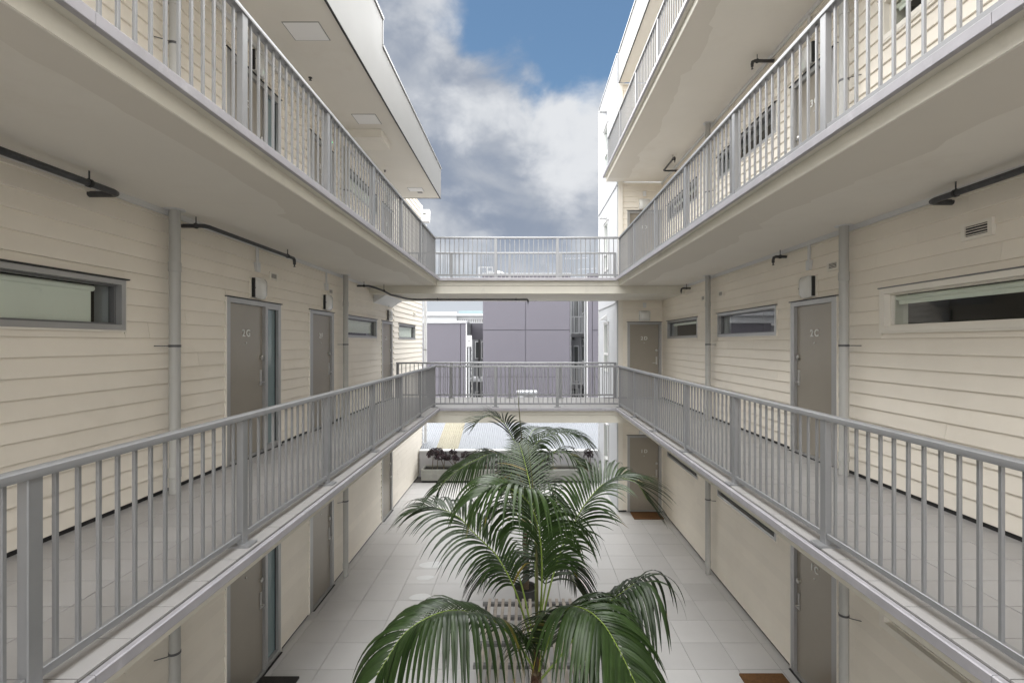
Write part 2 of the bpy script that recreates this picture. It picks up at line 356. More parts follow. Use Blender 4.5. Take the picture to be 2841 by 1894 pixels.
# ------------------------------------------------------------------ weatherboard walls
PITCH = .15
board_mesh = {}
def board(side, parent, s0, s1, z0, z1):
    if s1 - s0 < .012 or z1 - z0 < .012: return
    if side not in board_mesh:
        prof = [(0, 0), (.025, 0), (.028, .02), (.028, .05), (.007, .985), (.007, 1.0), (0, 1.0)]
        mb = MB(); fn = {'L': lambda d, z, t: (d, t, z), 'R': lambda d, z, t: (-d, t, z), 'W': lambda d, z, t: (t, -d, z)}[side]
        mb.prism(prof, 0, 1, fn); board_mesh[side] = mb.mesh('weatherboard', 'cream')
    o = link('weatherboard', board_mesh[side], parent, FR[side](s0, 0, z0))
    o.scale = {'L': (1, s1 - s0, z1 - z0), 'R': (1, s1 - s0, z1 - z0), 'W': (s1 - s0, 1, z1 - z0)}[side]
def wall(side, s0, s1, z0, z1, opens, label, jseed=0, core=.22, skirting=True, top_trim=True):
    rnd = random.Random(jseed)
    c = FR[side]((s0 + s1) / 2, -core / 2, z0); w = thing('weatherboard_wall', c, label, 'wall')
    # core with the openings left out
    zs = sorted(set([z0, z1] + [z for o in opens for z in (o[2], o[3])])); mb = MB()
    for a, b in zip(zs, zs[1:]):
        cur = s0
        for o in sorted(o for o in opens if o[2] < b - 1e-6 and o[3] > a + 1e-6):
            if o[0] > cur: wb(mb, side, cur, o[0], -core, 0, a, b)
            cur = max(cur, o[1])
        if cur < s1: wb(mb, side, cur, s1, -core, 0, a, b)
    build('wall_core', mb, 'cream_trim', w)
    if skirting:
        mb = MB(); cur = s0
        for o in sorted(o for o in opens if o[2] <= z0 + .02):
            if o[0] > cur: wb(mb, side, cur, o[0], 0, .006, z0 + .001, z0 + .05)
            cur = o[1]
        wb(mb, side, cur, s1, 0, .006, z0 + .001, z0 + .05); build('skirting_gap', mb, 'black', w)
    z = z0 + (.045 if skirting else 0); row = 0
    while z < z1 - .01:
        zt = min(z + PITCH, z1); segs = [(s0, s1)]
        joints = sorted(rnd.uniform(s0, s1) for _ in range(1 + int((s1 - s0) / 7)))
        marks = sorted(set([s0, s1] + joints + [q for o in opens if o[2] < zt and o[3] > z for q in (o[0], o[1])]))
        runs = []
        for a, b in zip(marks, marks[1:]):
            mid = (a + b) / 2; bl = [o for o in opens if o[0] < mid < o[1] and o[2] < zt and o[3] > z]
            ga = .0012
            if not bl: board(side, w, a + ga, b - ga, z, zt)
            else:
                o = bl[0]
                if o[2] > z + .015: board(side, w, a, b, z, o[2])
                if o[3] < zt - .015: board(side, w, a, b, o[3], zt)
        z = zt; row += 1
    if top_trim:
        mb = MB(); wb(mb, side, s0, s1, .026, .05, z1 - .055, z1 - .002); build('cornice_strip', mb, 'white', w)
    return w

def text_mesh(txt, size):
    cu = bpy.data.curves.new('t', 'FONT'); cu.body = txt; cu.size = size; cu.extrude = .004; cu.align_x = 'CENTER'; cu.space_character = 1.35
    cu.offset = .0020
    o = bpy.data.objects.new('t', cu); C.objects.link(o); dg = bpy.context.evaluated_depsgraph_get()
    me = bpy.data.meshes.new_from_object(o.evaluated_get(dg)); bpy.data.objects.remove(o); bpy.data.curves.remove(cu)
    me.materials.clear(); me.materials.append(M['numeral']); return me
def door(w, side, a0, a1, l0, l1, fz, num, hinge_hi, sidelight=None, number=True):
    """outer frame a0..a1, leaf l0..l1 along the wall; the lever sits at l1 (or l0 when hinge_hi)"""
    top = fz + 2.06; lt = fz + 1.995; lb = fz + .035
    mb = MB(); wb(mb, side, l0 + .003, l1 - .003, -.035, -.008, lb, lt)
    d = build('door', mb, 'door', w)
    mb = MB()
    wb(mb, side, a0, l0, -.10, .034, fz + .012, top); r1 = a1 if not sidelight else sidelight[0]
    wb(mb, side, l1, r1, -.10, .034, fz + .012, top)
    wb(mb, side, l0, l1, -.10, .033, lt + .003, top - .001); wb(mb, side, l0, l1, -.10, .038, fz + .012, lb - .003)
    if sidelight:
        wb(mb, side, sidelight[1], a1, -.10, .034, fz + .012, top); wb(mb, side, sidelight[0], sidelight[1], -.10, .033, lt - .02, top - .001)
        wb(mb, side, sidelight[0], sidelight[1], -.10, .033, fz + .012, lb + .05)
    build('door_frame', mb, 'alu', d)
    mb = MB(); wb(mb, side, l0 - .002, l1 + .002, -.046, -.036, lb - .004, lt + .004); build('door_seal', mb, 'shadow_gap', d)
    if sidelight:
        mb = MB(); wb(mb, side, sidelight[0], sidelight[1], -.03, -.018, lb + .05, lt - .02); build('sidelight', mb, 'frosted', d)
        mb = MB()
        for s in (sidelight[0], sidelight[1]): wb(mb, side, s - .004, s + .004, -.02, -.006, lb + .05, lt - .02)
        build('glazing_gasket', mb, 'black', d)
    mb = MB(); wb(mb, side, a0 - .02, a1 + .02, .0, .05, top, top + .012); build('head_flashing', mb, 'black', d)
    mb = MB(); wb(mb, side, a0 - .018, a0, 0, .036, fz + .012, top); wb(mb, side, a1, a1 + .018, 0, .036, fz + .012, top); build('architrave', mb, 'cream_trim', d)
    mb = MB(); wb(mb, side, l0, (r1 if not sidelight else a1), -.02, .06, fz + .0005, fz + .012); build('threshold', mb, 'black', d)
    # hardware
    e = 1 if not hinge_hi else -1; ls = (l1 - .055) if not hinge_hi else (l0 + .055)
    mb = MB(); wb(mb, side, ls - .02, ls + .02, -.008, .003, fz + .92, fz + 1.13); build('handle_plate', mb, 'steel', d)
    f = FR[side]; mb = MB(); zl = fz + .965
    mb.tube([f(ls, 0, zl), f(ls, .042, zl), f(ls - .012 * e, .05, zl), f(ls - .12 * e, .05, zl)], .0085, 8); build('lever_handle', mb, 'steel', d, smooth=True)
    mb = MB(); mb.tube([f(ls, -.008, fz + 1.30), f(ls, .018, fz + 1.30), f(ls, .024, fz + 1.30)], [.032, .032, .024], 16); build('deadlock', mb, 'steel', d, smooth=True)
    mb = MB(); mb.tube([f((l0 + l1) / 2, -.008, fz + 1.50), f((l0 + l1) / 2, .002, fz + 1.50)], .011, 12); build('peephole', mb, 'steel', d)
    if number:
        me = text_mesh(num, .128); n = link('door_number', me, d, f((l0 + l1) / 2, -.003, fz + 1.585))
        n.rotation_euler = Matrix((RIGHTWARD[side], Vector((0, 0, 1)), OUT[side])).transposed().to_euler()
    return d
def window(w, side, s0, s1, z0, z1, style='alu', blind=1.0, gap_hi=.14, parent_is_wall=True, core=.22):
    fm = 'alu' if style == 'alu' else 'cream_trim'
    mb = MB(); t = .045 if style == 'alu' else .055; o = .032 if style == 'alu' else .045
    def ring(mb, a0, a1, b0, b1, t, d0, d1):
        wb(mb, side, a0, a1, d0, d1, b1 - t, b1); wb(mb, side, a0, a1, d0, d1, b0, b0 + t)
        wb(mb, side, a0, a0 + t, d0, d1, b0 + t, b1 - t); wb(mb, side, a1 - t, a1, d0, d1, b0 + t, b1 - t)
    ring(mb, s0, s1, z0, z1, t, -.02, o)
    wn = build('window', mb, fm, w)
    mb = MB(); ring(mb, s0 + t * .7, s1 - t * .7, z0 + t * .7, z1 - t * .7, .03 if style == 'alu' else .032, -.075, -.0205); build('sash', mb, 'alu_dark' if style == 'alu' else 'cream_trim', wn)
    k = t * .7 + (.03 if style == 'alu' else .032)
    mb = MB(); wb(mb, side, s0 + k - .004, s1 - k + .004, -.062, -.056, z0 + k - .004, z1 - k + .004); build('pane', mb, 'glass', wn)
    mb = MB(); wb(mb, side, s0 - .5, s1 + .5, -core - .90, -core - .88, z0 - .4, z1 + .3)
    for q0, q1, r0, r1 in ((s0 - .5, s0 - .48, z0 - .4, z1 + .3), (s1 + .48, s1 + .5, z0 - .4, z1 + .3), (s0 - .48, s1 + .48, z0 - .4, z0 - .38), (s0 - .48, s1 + .48, z1 + .28, z1 + .3)): wb(mb, side, q0, q1, -core - .88, -core - .001, r0, r1)
    build('room_beyond', mb, 'interior', wn)
    mb = MB(); ring(mb, s0 + .02, s1 - .02, z0 + .02, z1 - .02, .02, -core, -.0755); build('reveal', mb, 'cream_trim' if style != 'alu' else 'far_grey', wn)
    if blind:
        zb = z1 - k - .02; ze = zb - (z1 - z0 - 2 * k) * blind
        lo, hi = (s0 + k + .02, s1 - k - gap_hi)
        mb = MB(); wb(mb, side, lo, hi, -.090, -.087, ze, zb); bl = build('blind', mb, 'blind', wn)
        f = FR[side]; mb = MB(); mb.tube([f(lo, -.094, zb - .012), f(hi + .02, -.094, zb - .012)], .026, 12); build('blind_roller', mb, 'blind', wn, smooth=True)
    mb = MB(); wb(mb, side, s0 - .02, s1 + .02, 0, .055, z1 + .001, z1 + .012); build('head_flashing', mb, 'black' if style == 'alu' else 'alu_dark', wn)
    mb = MB(); wb(mb, side, s0 - .016, s0 - .001, 0, o - .004, z0 - .02, z1); wb(mb, side, s1 + .001, s1 + .016, 0, o - .004, z0 - .02, z1); wb(mb, side, s0 - .001, s1 + .001, 0, o - .004, z0 - .018, z0 - .001); build('window_trim', mb, 'cream_trim', wn)
    return wn

SOF = [2.88, 5.88, 8.88]
GD, FD, ED = (5.86, 7.16), (8.14, 9.16), (12.28, 13.26)      # outer frames of the doors on the left wing
WL = [(2.55, 4.375), (9.80, 11.85)]
WZ = (1.615, 2.06)
unit = {0: '1', 1: '2', 2: '3'}
for lv in (0, 1, 2):
    z0 = FL[lv]; z1 = SOF[lv] if lv < 2 else 8.52
    ops = [(GD[0], GD[1], z0, z0 + 2.06), (FD[0], FD[1], z0, z0 + 2.06), (ED[0], ED[1], z0, z0 + 2.06)] + [(a, b, z0 + WZ[0], z0 + WZ[1]) for a, b in WL]
    n = unit[lv]
    lab = {0: 'cream weatherboard wall with grey doors at paving level under the walkway of unit 2G',
           1: 'cream weatherboard wall with grey doors 2G, 2F and 2E',
           2: 'cream weatherboard wall with doors and windows beneath the stepped pale roof fascia'}[lv]
    w = wall('L', Y0, YF, z0, z1, ops, lab, 20 + lv)
    door(w, 'L', GD[0], GD[1], 5.93, 6.735, z0, n + 'G', False, sidelight=(6.80, 7.09))
    door(w, 'L', FD[0], FD[1], 8.255, 9.075, z0, n + 'F', False)
    door(w, 'L', ED[0], ED[1], 12.38, 13.17, z0, n + 'E', False)
    window(w, 'L', WL[0][0], WL[0][1], z0 + WZ[0], z0 + WZ[1], blind=1.0, gap_hi=.16)
    window(w, 'L', WL[1][0], WL[1][1], z0 + WZ[0], z0 + WZ[1], blind=.8, gap_hi=.06)
# far end of the left wing, open to the sky
we = wall('L', YF, 17.15, 0, 9.4, [(13.95, 16.05, 4.665, 5.11)], 'cream weatherboard end wall rising past the footbridges to a downpipe corner', 31, top_trim=False)
window(we, 'L', 13.95, 16.05, 4.665, 5.11, blind=1.0, gap_hi=.05)
mb = MB(); wb(mb, 'L', 17.15, 17.24, -.2, .03, 0, 9.4); build('corner_board', mb, 'white', we)

WR = [(2.9, 5.08), (7.20, 9.38), (10.47, 12.66)]; CD = (5.80, 6.80); DD = (2.79, 3.71)
for lv in (0, 1, 2):
    z0 = FL[lv]; z1 = SOF[lv]; n = unit[lv]
    ops = [(CD[0], CD[1], z0, z0 + 2.06)] + [(a, b, z0 + WZ[0], z0 + WZ[1]) for a, b in WR]
    lab = {0: 'cream weatherboard wall with door 1C and slit windows at paving level',
           1: 'cream weatherboard wall with door 2C and three slit windows',
           2: 'cream weatherboard wall with door 3C under the topmost walkway'}[lv]
    w = wall('R', Y0, YW, z0, z1, ops, lab, 40 + lv)
    door(w, 'R', CD[0], CD[1], 5.895, 6.712, z0, n + 'C', False)
    window(w, 'R', WR[0][0], WR[0][1], z0 + WZ[0], z0 + WZ[1], style='timber', blind=.25, gap_hi=.02)
    window(w, 'R', WR[1][0], WR[1][1], z0 + WZ[0], z0 + WZ[1], blind=0)
    window(w, 'R', WR[2][0], WR[2][1], z0 + WZ[0], z0 + WZ[1], blind=.15)
    lab = {0: 'short cream return wall with taupe door 1D behind the doormat', 1: 'short cream return wall with taupe door 2D at the footbridge end',
           2: 'short cream return wall with door 3D below the topmost walkway'}[lv]
    w = wall('W', 2.55, XR, z0, z1, [(DD[0], DD[1], z0, z0 + 2.06)], lab, 50 + lv, top_trim=False)
    door(w, 'W', DD[0], DD[1], 2.86, 3.64, z0, n + 'D', False)
    mb = MB(); wb(mb, 'W', 2.545, 2.665, .025, .05, z0 + .05, z1 - .002); build('corner_board', mb, 'cream_trim', w)
w = wall('R', Y0, YW, 9.05, 11.55, [], 'plain cream weatherboard wall behind the topmost railing', 60)
w = wall('W', 2.55, XR, 9.05, 11.55, [], 'short cream return wall beneath the high roof overhang', 61, top_trim=False)
mb = MB(); wb(mb, 'W', 2.545, 2.665, .025, .05, 9.05, 11.5); build('corner_board', mb, 'cream_trim', w)

# ------------------------------------------------------------------ walkways and footbridges
GUT = [(0, -.062), (.004, -.066), (.034, -.066), (.038, -.062), (.038, -.006), (.033, 0), (.006, 0), (0, -.006)]   # d inward from the outer face, z
def gutter_run(parent, fn, a, b, step=2.4):
    t = a
    while t < b - .01:
        e = min(t + step, b)
        mb = MB(); mb.prism(GUT, t + .0015, e - .0015, fn); build('edge_gutter', mb, 'gutter', parent); t = e
def walkway(side, lv, y1, label):
    z = FL[lv]; gx = GL if side == 'L' else GR; sg = -1 if side == 'L' else 1; wx = XL if side == 'L' else XR
    w = thing('walkway', ((gx + wx) / 2, (Y0 + y1) / 2, z), label, 'walkway')
    ex = gx + sg * .095
    build('slab', MB().box(ex, wx, Y0, y1, z - .168, z - .02), 'slab_edge', w)
    ye = Y0 + .01
    while ye < y1 - .1:
        y2 = min(ye + 3.6, y1 - .004); build('soffit_sheet', MB().box(ex + sg * .004, wx - sg * .001, ye + .0012, y2 - .0012, z - .172, z - .1685), 'soffit', w); ye = y2
    if lv >= 2:
        rr_ = random.Random(lv * 7 + (3 if sg > 0 else 0)); mb = MB(); ya = Y0 + .02; wd = .42; prev = None; vs_ = []
        while ya < y1 - .3:
            wd = min(.62, max(.26, wd + rr_.uniform(-.045, .045) + (rr_.choice((-.12, .12)) if rr_.random() < .07 else 0))); vs_.append((ya, wd)); ya += rr_.uniform(.06, .22)
        for (a_, wa), (b_, wb_) in zip(vs_, vs_[1:]):
            mb.add([(ex + sg * .012, a_, z - .1726), (ex + sg * .012, b_, z - .1726), (ex + sg * wb_, b_, z - .1726), (ex + sg * wa, a_, z - .1726)], [(0, 1, 2, 3)])
        build('repainted_band', mb, 'soffit_repaint', w, recalc=False)
    build('drainage_gap', MB().box(gx + sg * .030, ex + sg * .02, Y0, (YB if lv in (1, 2) else y1), z - .05, z - .0205), 'black', w)
    build('edge_ledge', MB().box(gx + sg * .036, ex + sg * .001, Y0, (YB if lv in (1, 2) else y1), z - .062, z - .0505), 'slab_edge', w)
    gutter_run(w, lambda d, q, t: (gx + sg * d, t, z + q), Y0, (YB if lv in (1, 2) else y1))
    if lv == 1:
        xs = [gx + sg * .052, gx + sg * .645, gx + sg * 1.245, wx]
        n = int((y1 - Y0) / .3); yy = [2.47 - .3 * 3 + .3 * k for k in range(60)]; yy = [y for y in yy if y < y1 - .1] + [y1]
        build('mortar_bed', MB().box(gx + sg * .05, wx, Y0, y1, z - .0198, z - .0095), 'grout', w); build('floor_screed', MB().box(gx + sg * .052, wx, Y0, yy[0] - .002, z - .0094, z + .001), 'tile_walk', w)
        for i in range(3):
            for j in range(len(yy) - 1):
                if yy[j] > YB - .01 and i == 0 and False: continue
                tile(w, min(xs[i], xs[i + 1]), max(xs[i], xs[i + 1]), yy[j], yy[j + 1], z + .002, 'tile_walk', g=.0055)
    else:
        build('floor_screed', MB().box(gx + sg * .05, wx, Y0, y1, z - .0195, z), 'tile_walk', w)
    return w
walkway('L', 1, YF, 'tiled middle walkway with lilac-grey gutter passing doors 2G and 2F')
walkway('L', 2, YF, 'upper walkway with smooth cream soffit above doors 2G and 2F')
walkway('R', 1, YW, 'tiled middle walkway with lilac-grey gutter passing door 2C')
walkway('R', 2, YW, 'upper walkway with smooth cream soffit above door 2C')
w4 = walkway('R', 3, YW - .05, 'topmost walkway with broad cream soffit under the high roof')

def footbridge(lv, label):
    z = FL[lv]; b = thing('footbridge', (0, (YB + YF) / 2, z), label, 'footbridge')
    x0, x1 = GL - .095, GR + .095
    build('slab', MB().box(x0 + .001, x1 - .001, YB + .095, YF, z - .168, z - .02), 'slab_edge', b)
    build('beam', MB().box(XL + .001, XR - .001, YB + .11, YF - .06, z - .355, z - .1735), 'slab_edge', b)
    build('drip_groove', MB().box(XL + .01, XR - .01, YF - .13, YF - .11, z - .3565, z - .352), 'shadow_gap', b)
    build('drainage_gap', MB().box(GL, GR, YB + .030, YB + .12, z - .05, z - .0205), 'black', b)
    build('edge_ledge', MB().box(GL, GR, YB + .036, YB + .096, z - .062, z - .0505), 'slab_edge', b)
    gutter_run(b, lambda d, q, t: (t, YB + d, z + q), GL, GR, 1.35)
    gutter_run(b, lambda d, q, t: (t, YF + .04 - d, z + q), XL + .03, 2.50, 2.0)
    if lv == 1:
        build('mortar_bed', MB().box(x0 + .06, x1 - .06, YB + .05, YF, z - .0198, z - .0095), 'grout', b)
        xs = [GL - .05 + k * (GR - GL + .1) / 7 for k in range(8)]; yy = [YB + .052, YB + .65, YB + 1.25, YB + 1.85, YF]
        for i in range(7):
            for j in range(4): tile(b, xs[i], xs[i + 1], yy[j], yy[j + 1], z + .0025, 'tile_walk')
    else: build('floor_screed', MB().box(x0 + .06, x1 - .06, YB + .05, YF, z - .0195, z + .001), 'tile_walk', b)
    if lv == 2:
        mb = MB(); mb.prism([(XL + .02, z - .354), (XL + .32, z - .354), (XL + .02, z - .545)], 11.6, 13.22, lambda p, q, t: (p, t, q)); build('haunch', mb, 'white', b)
    return b
def end_bridge(lv, label):
    z = FL[lv]; b = thing('footbridge', (0, -1.4, z), label, 'footbridge'); x0, x1 = GL - .096, GR + .096
    build('slab', MB().box(x0, x1, -2.5, -.30, z - .168, z - .02), 'slab_edge', b)
    build('beam', MB().box(XL + .001, XR - .001, -2.4, -.32, z - .355, z - .1735), 'slab_edge', b)
    build('floor_screed', MB().box(x0 + .06, x1 - .06, -2.5, -.25, z - .0195, z + .001), 'tile_walk', b)
    gutter_run(b, lambda d, q, t: (t, -.20 - d, z + q), GL - .05, GR + .05, 1.35)
end_bridge(1, 'plain lower footbridge at the courtyard end away from the trough')
end_bridge(2, 'plain upper footbridge at the courtyard end away from the trough')
footbridge(1, 'lower footbridge with grey railings crossing above the concrete planter trough')
footbridge(2, 'upper footbridge with cream beam and black pipe slung beneath')

# ------------------------------------------------------------------ railings
TOP = [(-.032, -.045), (.032, -.045), (.034, -.028), (.030, -.010), (.018, -.001), (0, .002), (-.018, -.001), (-.030, -.010), (-.034, -.028)]
part_cache = {}
def octa(w, h, c):
    return [(-w + c, -h), (w - c, -h), (w, -h + c), (w, h - c), (w - c, h), (-w + c, h), (-w, h - c), (-w, -h + c)]
def railing(axis, const, a, b, z, posts, label, n_between=13, group=None):
    """axis 'Y': runs along Y at x=const; axis 'X': runs along X at y=const"""
    P = (lambda s, d, q: (const + d, s, q)) if axis == 'Y' else (lambda s, d, q: (s, const + d, q))
    r = thing('railing', P((a + b) / 2, 0, z), label, 'railing', group)
    mb = MB(); mb.prism(TOP, a, b, lambda p, q, t: P(t, p, z + .975 + q)); build('top_rail', mb, 'rail', r, smooth=True)
    key = ('post', axis)
    if key not in part_cache:
        pw, ph = ((.024, .034) if axis == 'Y' else (.034, .024))
        mb = MB(); mb.prism(octa(pw, ph, .004), .002, .930, lambda p, q, t: (p, q, t)); part_cache[key] = mb.mesh('post', 'rail')
        mb = MB(); mb.prism(octa(.085 if axis == 'Y' else .075, .06 if axis == 'Y' else .06, .008), 0, .016, lambda p, q, t: (p, q, t)); part_cache[('plate', axis)] = mb.mesh('base_plate', 'rail')
        mb = MB(); mb.prism(octa(.0088, .0095, .0018), .103, .932, lambda p, q, t: (p, q, t)); part_cache[('bal', axis)] = mb.mesh('baluster', 'rail')
    posts = sorted(posts)
    for p in posts:
        po = link('post', part_cache[key], r, P(p, 0, z)); link('base_plate', part_cache[('plate', axis)], po, P(p, 0, z + .002))
    ends = [a] + posts + [b]
    for s0, s1 in zip(ends, ends[1:]):
        s0_, s1_ = s0 + (.036 if s0 in posts else 0), s1 - (.036 if s1 in posts else 0)
        if s1_ - s0_ < .05: continue
        mb = MB(); mb.prism(octa(.0175, .02, .003), s0_ + .001, s1_ - .001, lambda p, q, t: P(t, p, z + .083 + q)); build('bottom_rail', mb, 'rail', r)
        n = max(1, round((s1 - s0) / .1107)); st = (s1 - s0) / n
        for k in range(1 if s0 in posts else 0, n + (0 if s1 in posts else 1)):
            q = s0 + k * st
            if s0_ + .012 < q < s1_ - .012: link('baluster', part_cache[('bal', axis)], r, P(q, 0, z))
    return r
PY = [YBR - 1.55 * k for k in range(0, 8)]
railing('Y', RLX, .3, YBR + .036, FL[1], PY[:7], 'grey metal railing along the walkway of doors 2G and 2F')
railing('Y', RRX, .3, YBR + .036, FL[1], PY[:7], 'grey metal railing along the walkway of door 2C')
railing('Y', RLX, .3, YBR + .036, FL[2], PY[:7], 'grey metal railing of the upper walkway facing the stepped roof fascia')
railing('Y', RRX, .3, YBR + .036, FL[2], PY[:7], 'grey metal railing of the upper walkway in front of door 3C')
railing('Y', RRX + .02, .3, YW - .15, FL[3], [YW - .19 - 1.6 * k for k in range(8)], 'grey metal railing of the topmost walkway under the high roof')
for lv, nm in ((1, 'lower'), (2, 'upper')):
    railing('X', YBR, RLX + .036, RRX - .036, FL[lv], [RLX + 1.43, RLX + 2.87], 'grey metal railing on the palm side of the %s footbridge' % nm)
    railing('X', YFR, XL + .12, 2.53, FL[lv], [XL + .16, -1.98, -.39, 1.0, 2.49], 'grey metal railing on the purple building side of the %s footbridge' % nm)

# ------------------------------------------------------------------ roofs
def roof_left():
    r = thing('roof_overhang', (-2.9, 6, 8.52), 'pale roof overhang with stepped fascia and flat soffit panels', 'roof')
    s = 8.52; xe = -2.28; ye = 13.37
    build('soffit_lining', MB().box(XL - .3, xe - .02, Y0, ye - .02, s, s + .06), 'soffit', r)
    build('fascia', MB().box(xe - .02, xe, 7.84, ye, s - .012, s + .80), 'roof_fascia', r)
    build('fascia', MB().box(xe - .02, xe + .003, Y0, 7.84, s - .012, s + 1.24), 'roof_fascia', r)
    build('fascia', MB().box(XL - .3, xe - .0205, ye - .02, ye, s - .012, s + .80), 'roof_fascia', r)
    build('fascia', MB().box(XL - .3, xe - .0205, 7.82, 7.84, s + .8, s + 1.24), 'roof_fascia', r)
    build('shadow_line', MB().box(xe - .028, xe + .001, Y0, ye + .001, s - .020, s - .013), 'black', r)
    build('capping', MB().box(xe - .06, xe + .02, 7.85, ye + .02, s + .80, s + .84), 'alu', r)
    build('capping', MB().box(xe - .06, xe + .024, Y0, 7.865, s + 1.24, s + 1.28), 'alu', r)
    build('capping', MB().box(xe - .05, xe + .012, 7.84, 7.862, s + .84, s + 1.24), 'alu', r)
    build('roof_deck', MB().box(XL - .3, xe - .021, 7.85, ye - .021, s + .7, s + .76), 'far_grey', r)
    build('roof_deck', MB().box(XL - .3, xe - .021, Y0, 7.81, s + 1.1, s + 1.16), 'far_grey', r)
    build('boxed_beam', MB().box(XL + .02, -2.65, 9.05, 9.65, s - .15, s - .001), 'cream_trim', r)
    for x0, x1, y0, y1 in ((-2.99, -2.55, 6.03, 6.38), (-2.99, -2.59, 8.46, 8.82), (-2.98, -2.62, 12.45, 12.75)):
        p = build('access_panel', MB().box(x0, x1, y0, y1, s - .008, s - .001), 'panel_white', r)
        build('panel_rim', MB().box(x0 - .012, x1 + .012, y0 - .012, y1 + .012, s - .004, s - .0008), 'roof_fascia', p)
    build('soffit_vent', MB().box(-2.80, -2.68, 12.80, 12.90, s - .012, s - .001), 'alu_dark', r)
    for y in (7.29, 11.2):
        mb = MB(); mb.lathe([(.028, 0), (.028, -.008), (.012, -.010), (.012, -.035), (.022, -.037), (.022, -.041)], (-3.2, y, s), 12)
        build('sprinkler_head', mb, 'black_pipe', r)
roof_left()
def roof_right():
    r = thing('roof_overhang', (3.1, 6, 11.55), 'pale roof overhang with glossy fascia above the topmost railing', 'roof')
    s = 11.55; xe = 2.55; ye = YW - .052
    build('soffit_lining', MB().box(xe + .02, XR + .3, Y0, ye, s, s + .06), 'soffit', r)
    build('fascia', MB().box(xe, xe + .02, Y0, ye, s - .012, s + .78), 'roof_fascia', r)
    build('shadow_line', MB().box(xe - .001, xe + .026, Y0, ye - .001, s - .020, s - .013), 'black', r)
    build('capping', MB().box(xe - .02, xe + .06, Y0, ye, s + .78, s + .82), 'alu', r)
    build('roof_deck', MB().box(xe + .021, XR + .3, Y0, ye, s + .68, s + .74), 'far_grey', r)
roof_right()

# ------------------------------------------------------------------ white rendered block past the footbridges
def white_block():
    b = thing('white_block', (3.2, 14.8, 0), 'white rendered block with tall narrow windows beyond the footbridges', 'building')
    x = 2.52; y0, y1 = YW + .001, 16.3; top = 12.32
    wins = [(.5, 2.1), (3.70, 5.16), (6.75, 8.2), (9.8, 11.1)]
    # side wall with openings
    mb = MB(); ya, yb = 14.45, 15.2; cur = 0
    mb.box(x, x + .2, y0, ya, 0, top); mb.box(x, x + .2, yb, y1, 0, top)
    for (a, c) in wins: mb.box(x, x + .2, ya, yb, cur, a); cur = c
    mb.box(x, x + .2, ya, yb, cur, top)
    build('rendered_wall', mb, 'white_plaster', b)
    build('end_wall', MB().box(x + .2, 7, y1 - .2, y1, 0, top), 'white_plaster', b)
    for (a, c) in wins:
        mb = MB(); t = .05
        mb.box(x - .03, x + .06, ya - .03, ya + t, a - .02, c); mb.box(x - .03, x + .06, yb - t, yb + .03, a - .02, c)
        mb.box(x - .03, x + .06, ya + t, yb - t, c - t, c); mb.box(x - .03, x + .06, ya + t, yb - t, a - .02, a + t)
        mb.box(x - .02, x + .06, ya + t, yb - t, a + .48, a + .54)
        w = build('window', mb, 'white', b)
        build('pane', MB().box(x + .02, x + .026, ya + t - .003, yb - t + .003, a + .54, c - t + .003), 'glass', w); build('pane', MB().box(x + .02, x + .026, ya + t - .003, yb - t + .003, a + t - .003, a + .48), 'glass', w)
        build('room_beyond', MB().box(x + .3, x + .32, ya - .1, yb + .1, a - .1, c + .1), 'blind', w)
        build('head_flashing', MB().box(x - .06, x, ya - .05, yb + .05, c, c + .03), 'white', w)
    for z in (5.63, 8.80):
        build('flashing_band', MB().box(x - .025, x - .0005, y0, y1 + .02, z, z + .035), 'far_grey', b)
    for z in (5.40, 8.50, 11.75):
        mb = MB(); mb.prism([(0, 0), (-.20, -.13), (-.20, -.15), (0, -.15)], 14.80, 14.98, lambda p, q, t: (x + p, t, z + q))
        build('vent_cowl', mb, 'white', b)
    build('capping', MB().box(x - .02, x + .24, y0, y1 + .02, top, top + .04), 'alu', b)
    # lower ramped upstand beside the planter end
    mb = MB(); build('corner_bead', MB().box(x - .02, x + .06, y1 - .0, y1 + .04, 0, top), 'white', b)
white_block()

# ------------------------------------------------------------------ downpipes
def downpipe(side, s, d, z0, z1, label, collar=True, rod_dir=-1, foot=True, r=.05):
    f = FR[side]; c = f(s, d, 0); p = thing('downpipe', (c[0], c[1], z0), label, 'downpipe')
    build('pipe', MB().tube([(c[0], c[1], z0 + .004), (c[0], c[1], z1 + .006)], r, 18), 'pvc', p, smooth=True)
    if collar: build('socket', MB().lathe([(r + .001, 0), (r + .006, .004), (r + .006, .09), (r + .001, .1)], (c[0], c[1], z1 - .62), 18), 'pvc', p, smooth=True)
    if foot: build('socket', MB().lathe([(r + .001, 0), (r + .007, .004), (r + .007, .09), (r + .001, .11)], (c[0], c[1], z0 + .16), 18), 'pvc', p, smooth=True)
    build('ceiling_flange', MB().lathe([(r * 1.9, -.007), (r * 1.9, -.001)], (c[0], c[1], z1), 20), 'white', p)
    zc = z0 + 1.47
    cl = build('clamp', MB().lathe([(r + .0015, -.012), (r + .004, -.012), (r + .004, .012), (r + .0015, .012)], (c[0], c[1], zc), 18), 'steel_dark', p)
    e = f(s + rod_dir * .13, .02, zc); m = f(s + rod_dir * .045, d, zc)
    build('clamp_rod', MB().tube([m, f(s + rod_dir * .08, d * .75, zc), e], .005, 6), 'steel_dark', cl)
TOPS = {0: 2.878, 1: 5.878, 2: 8.878}
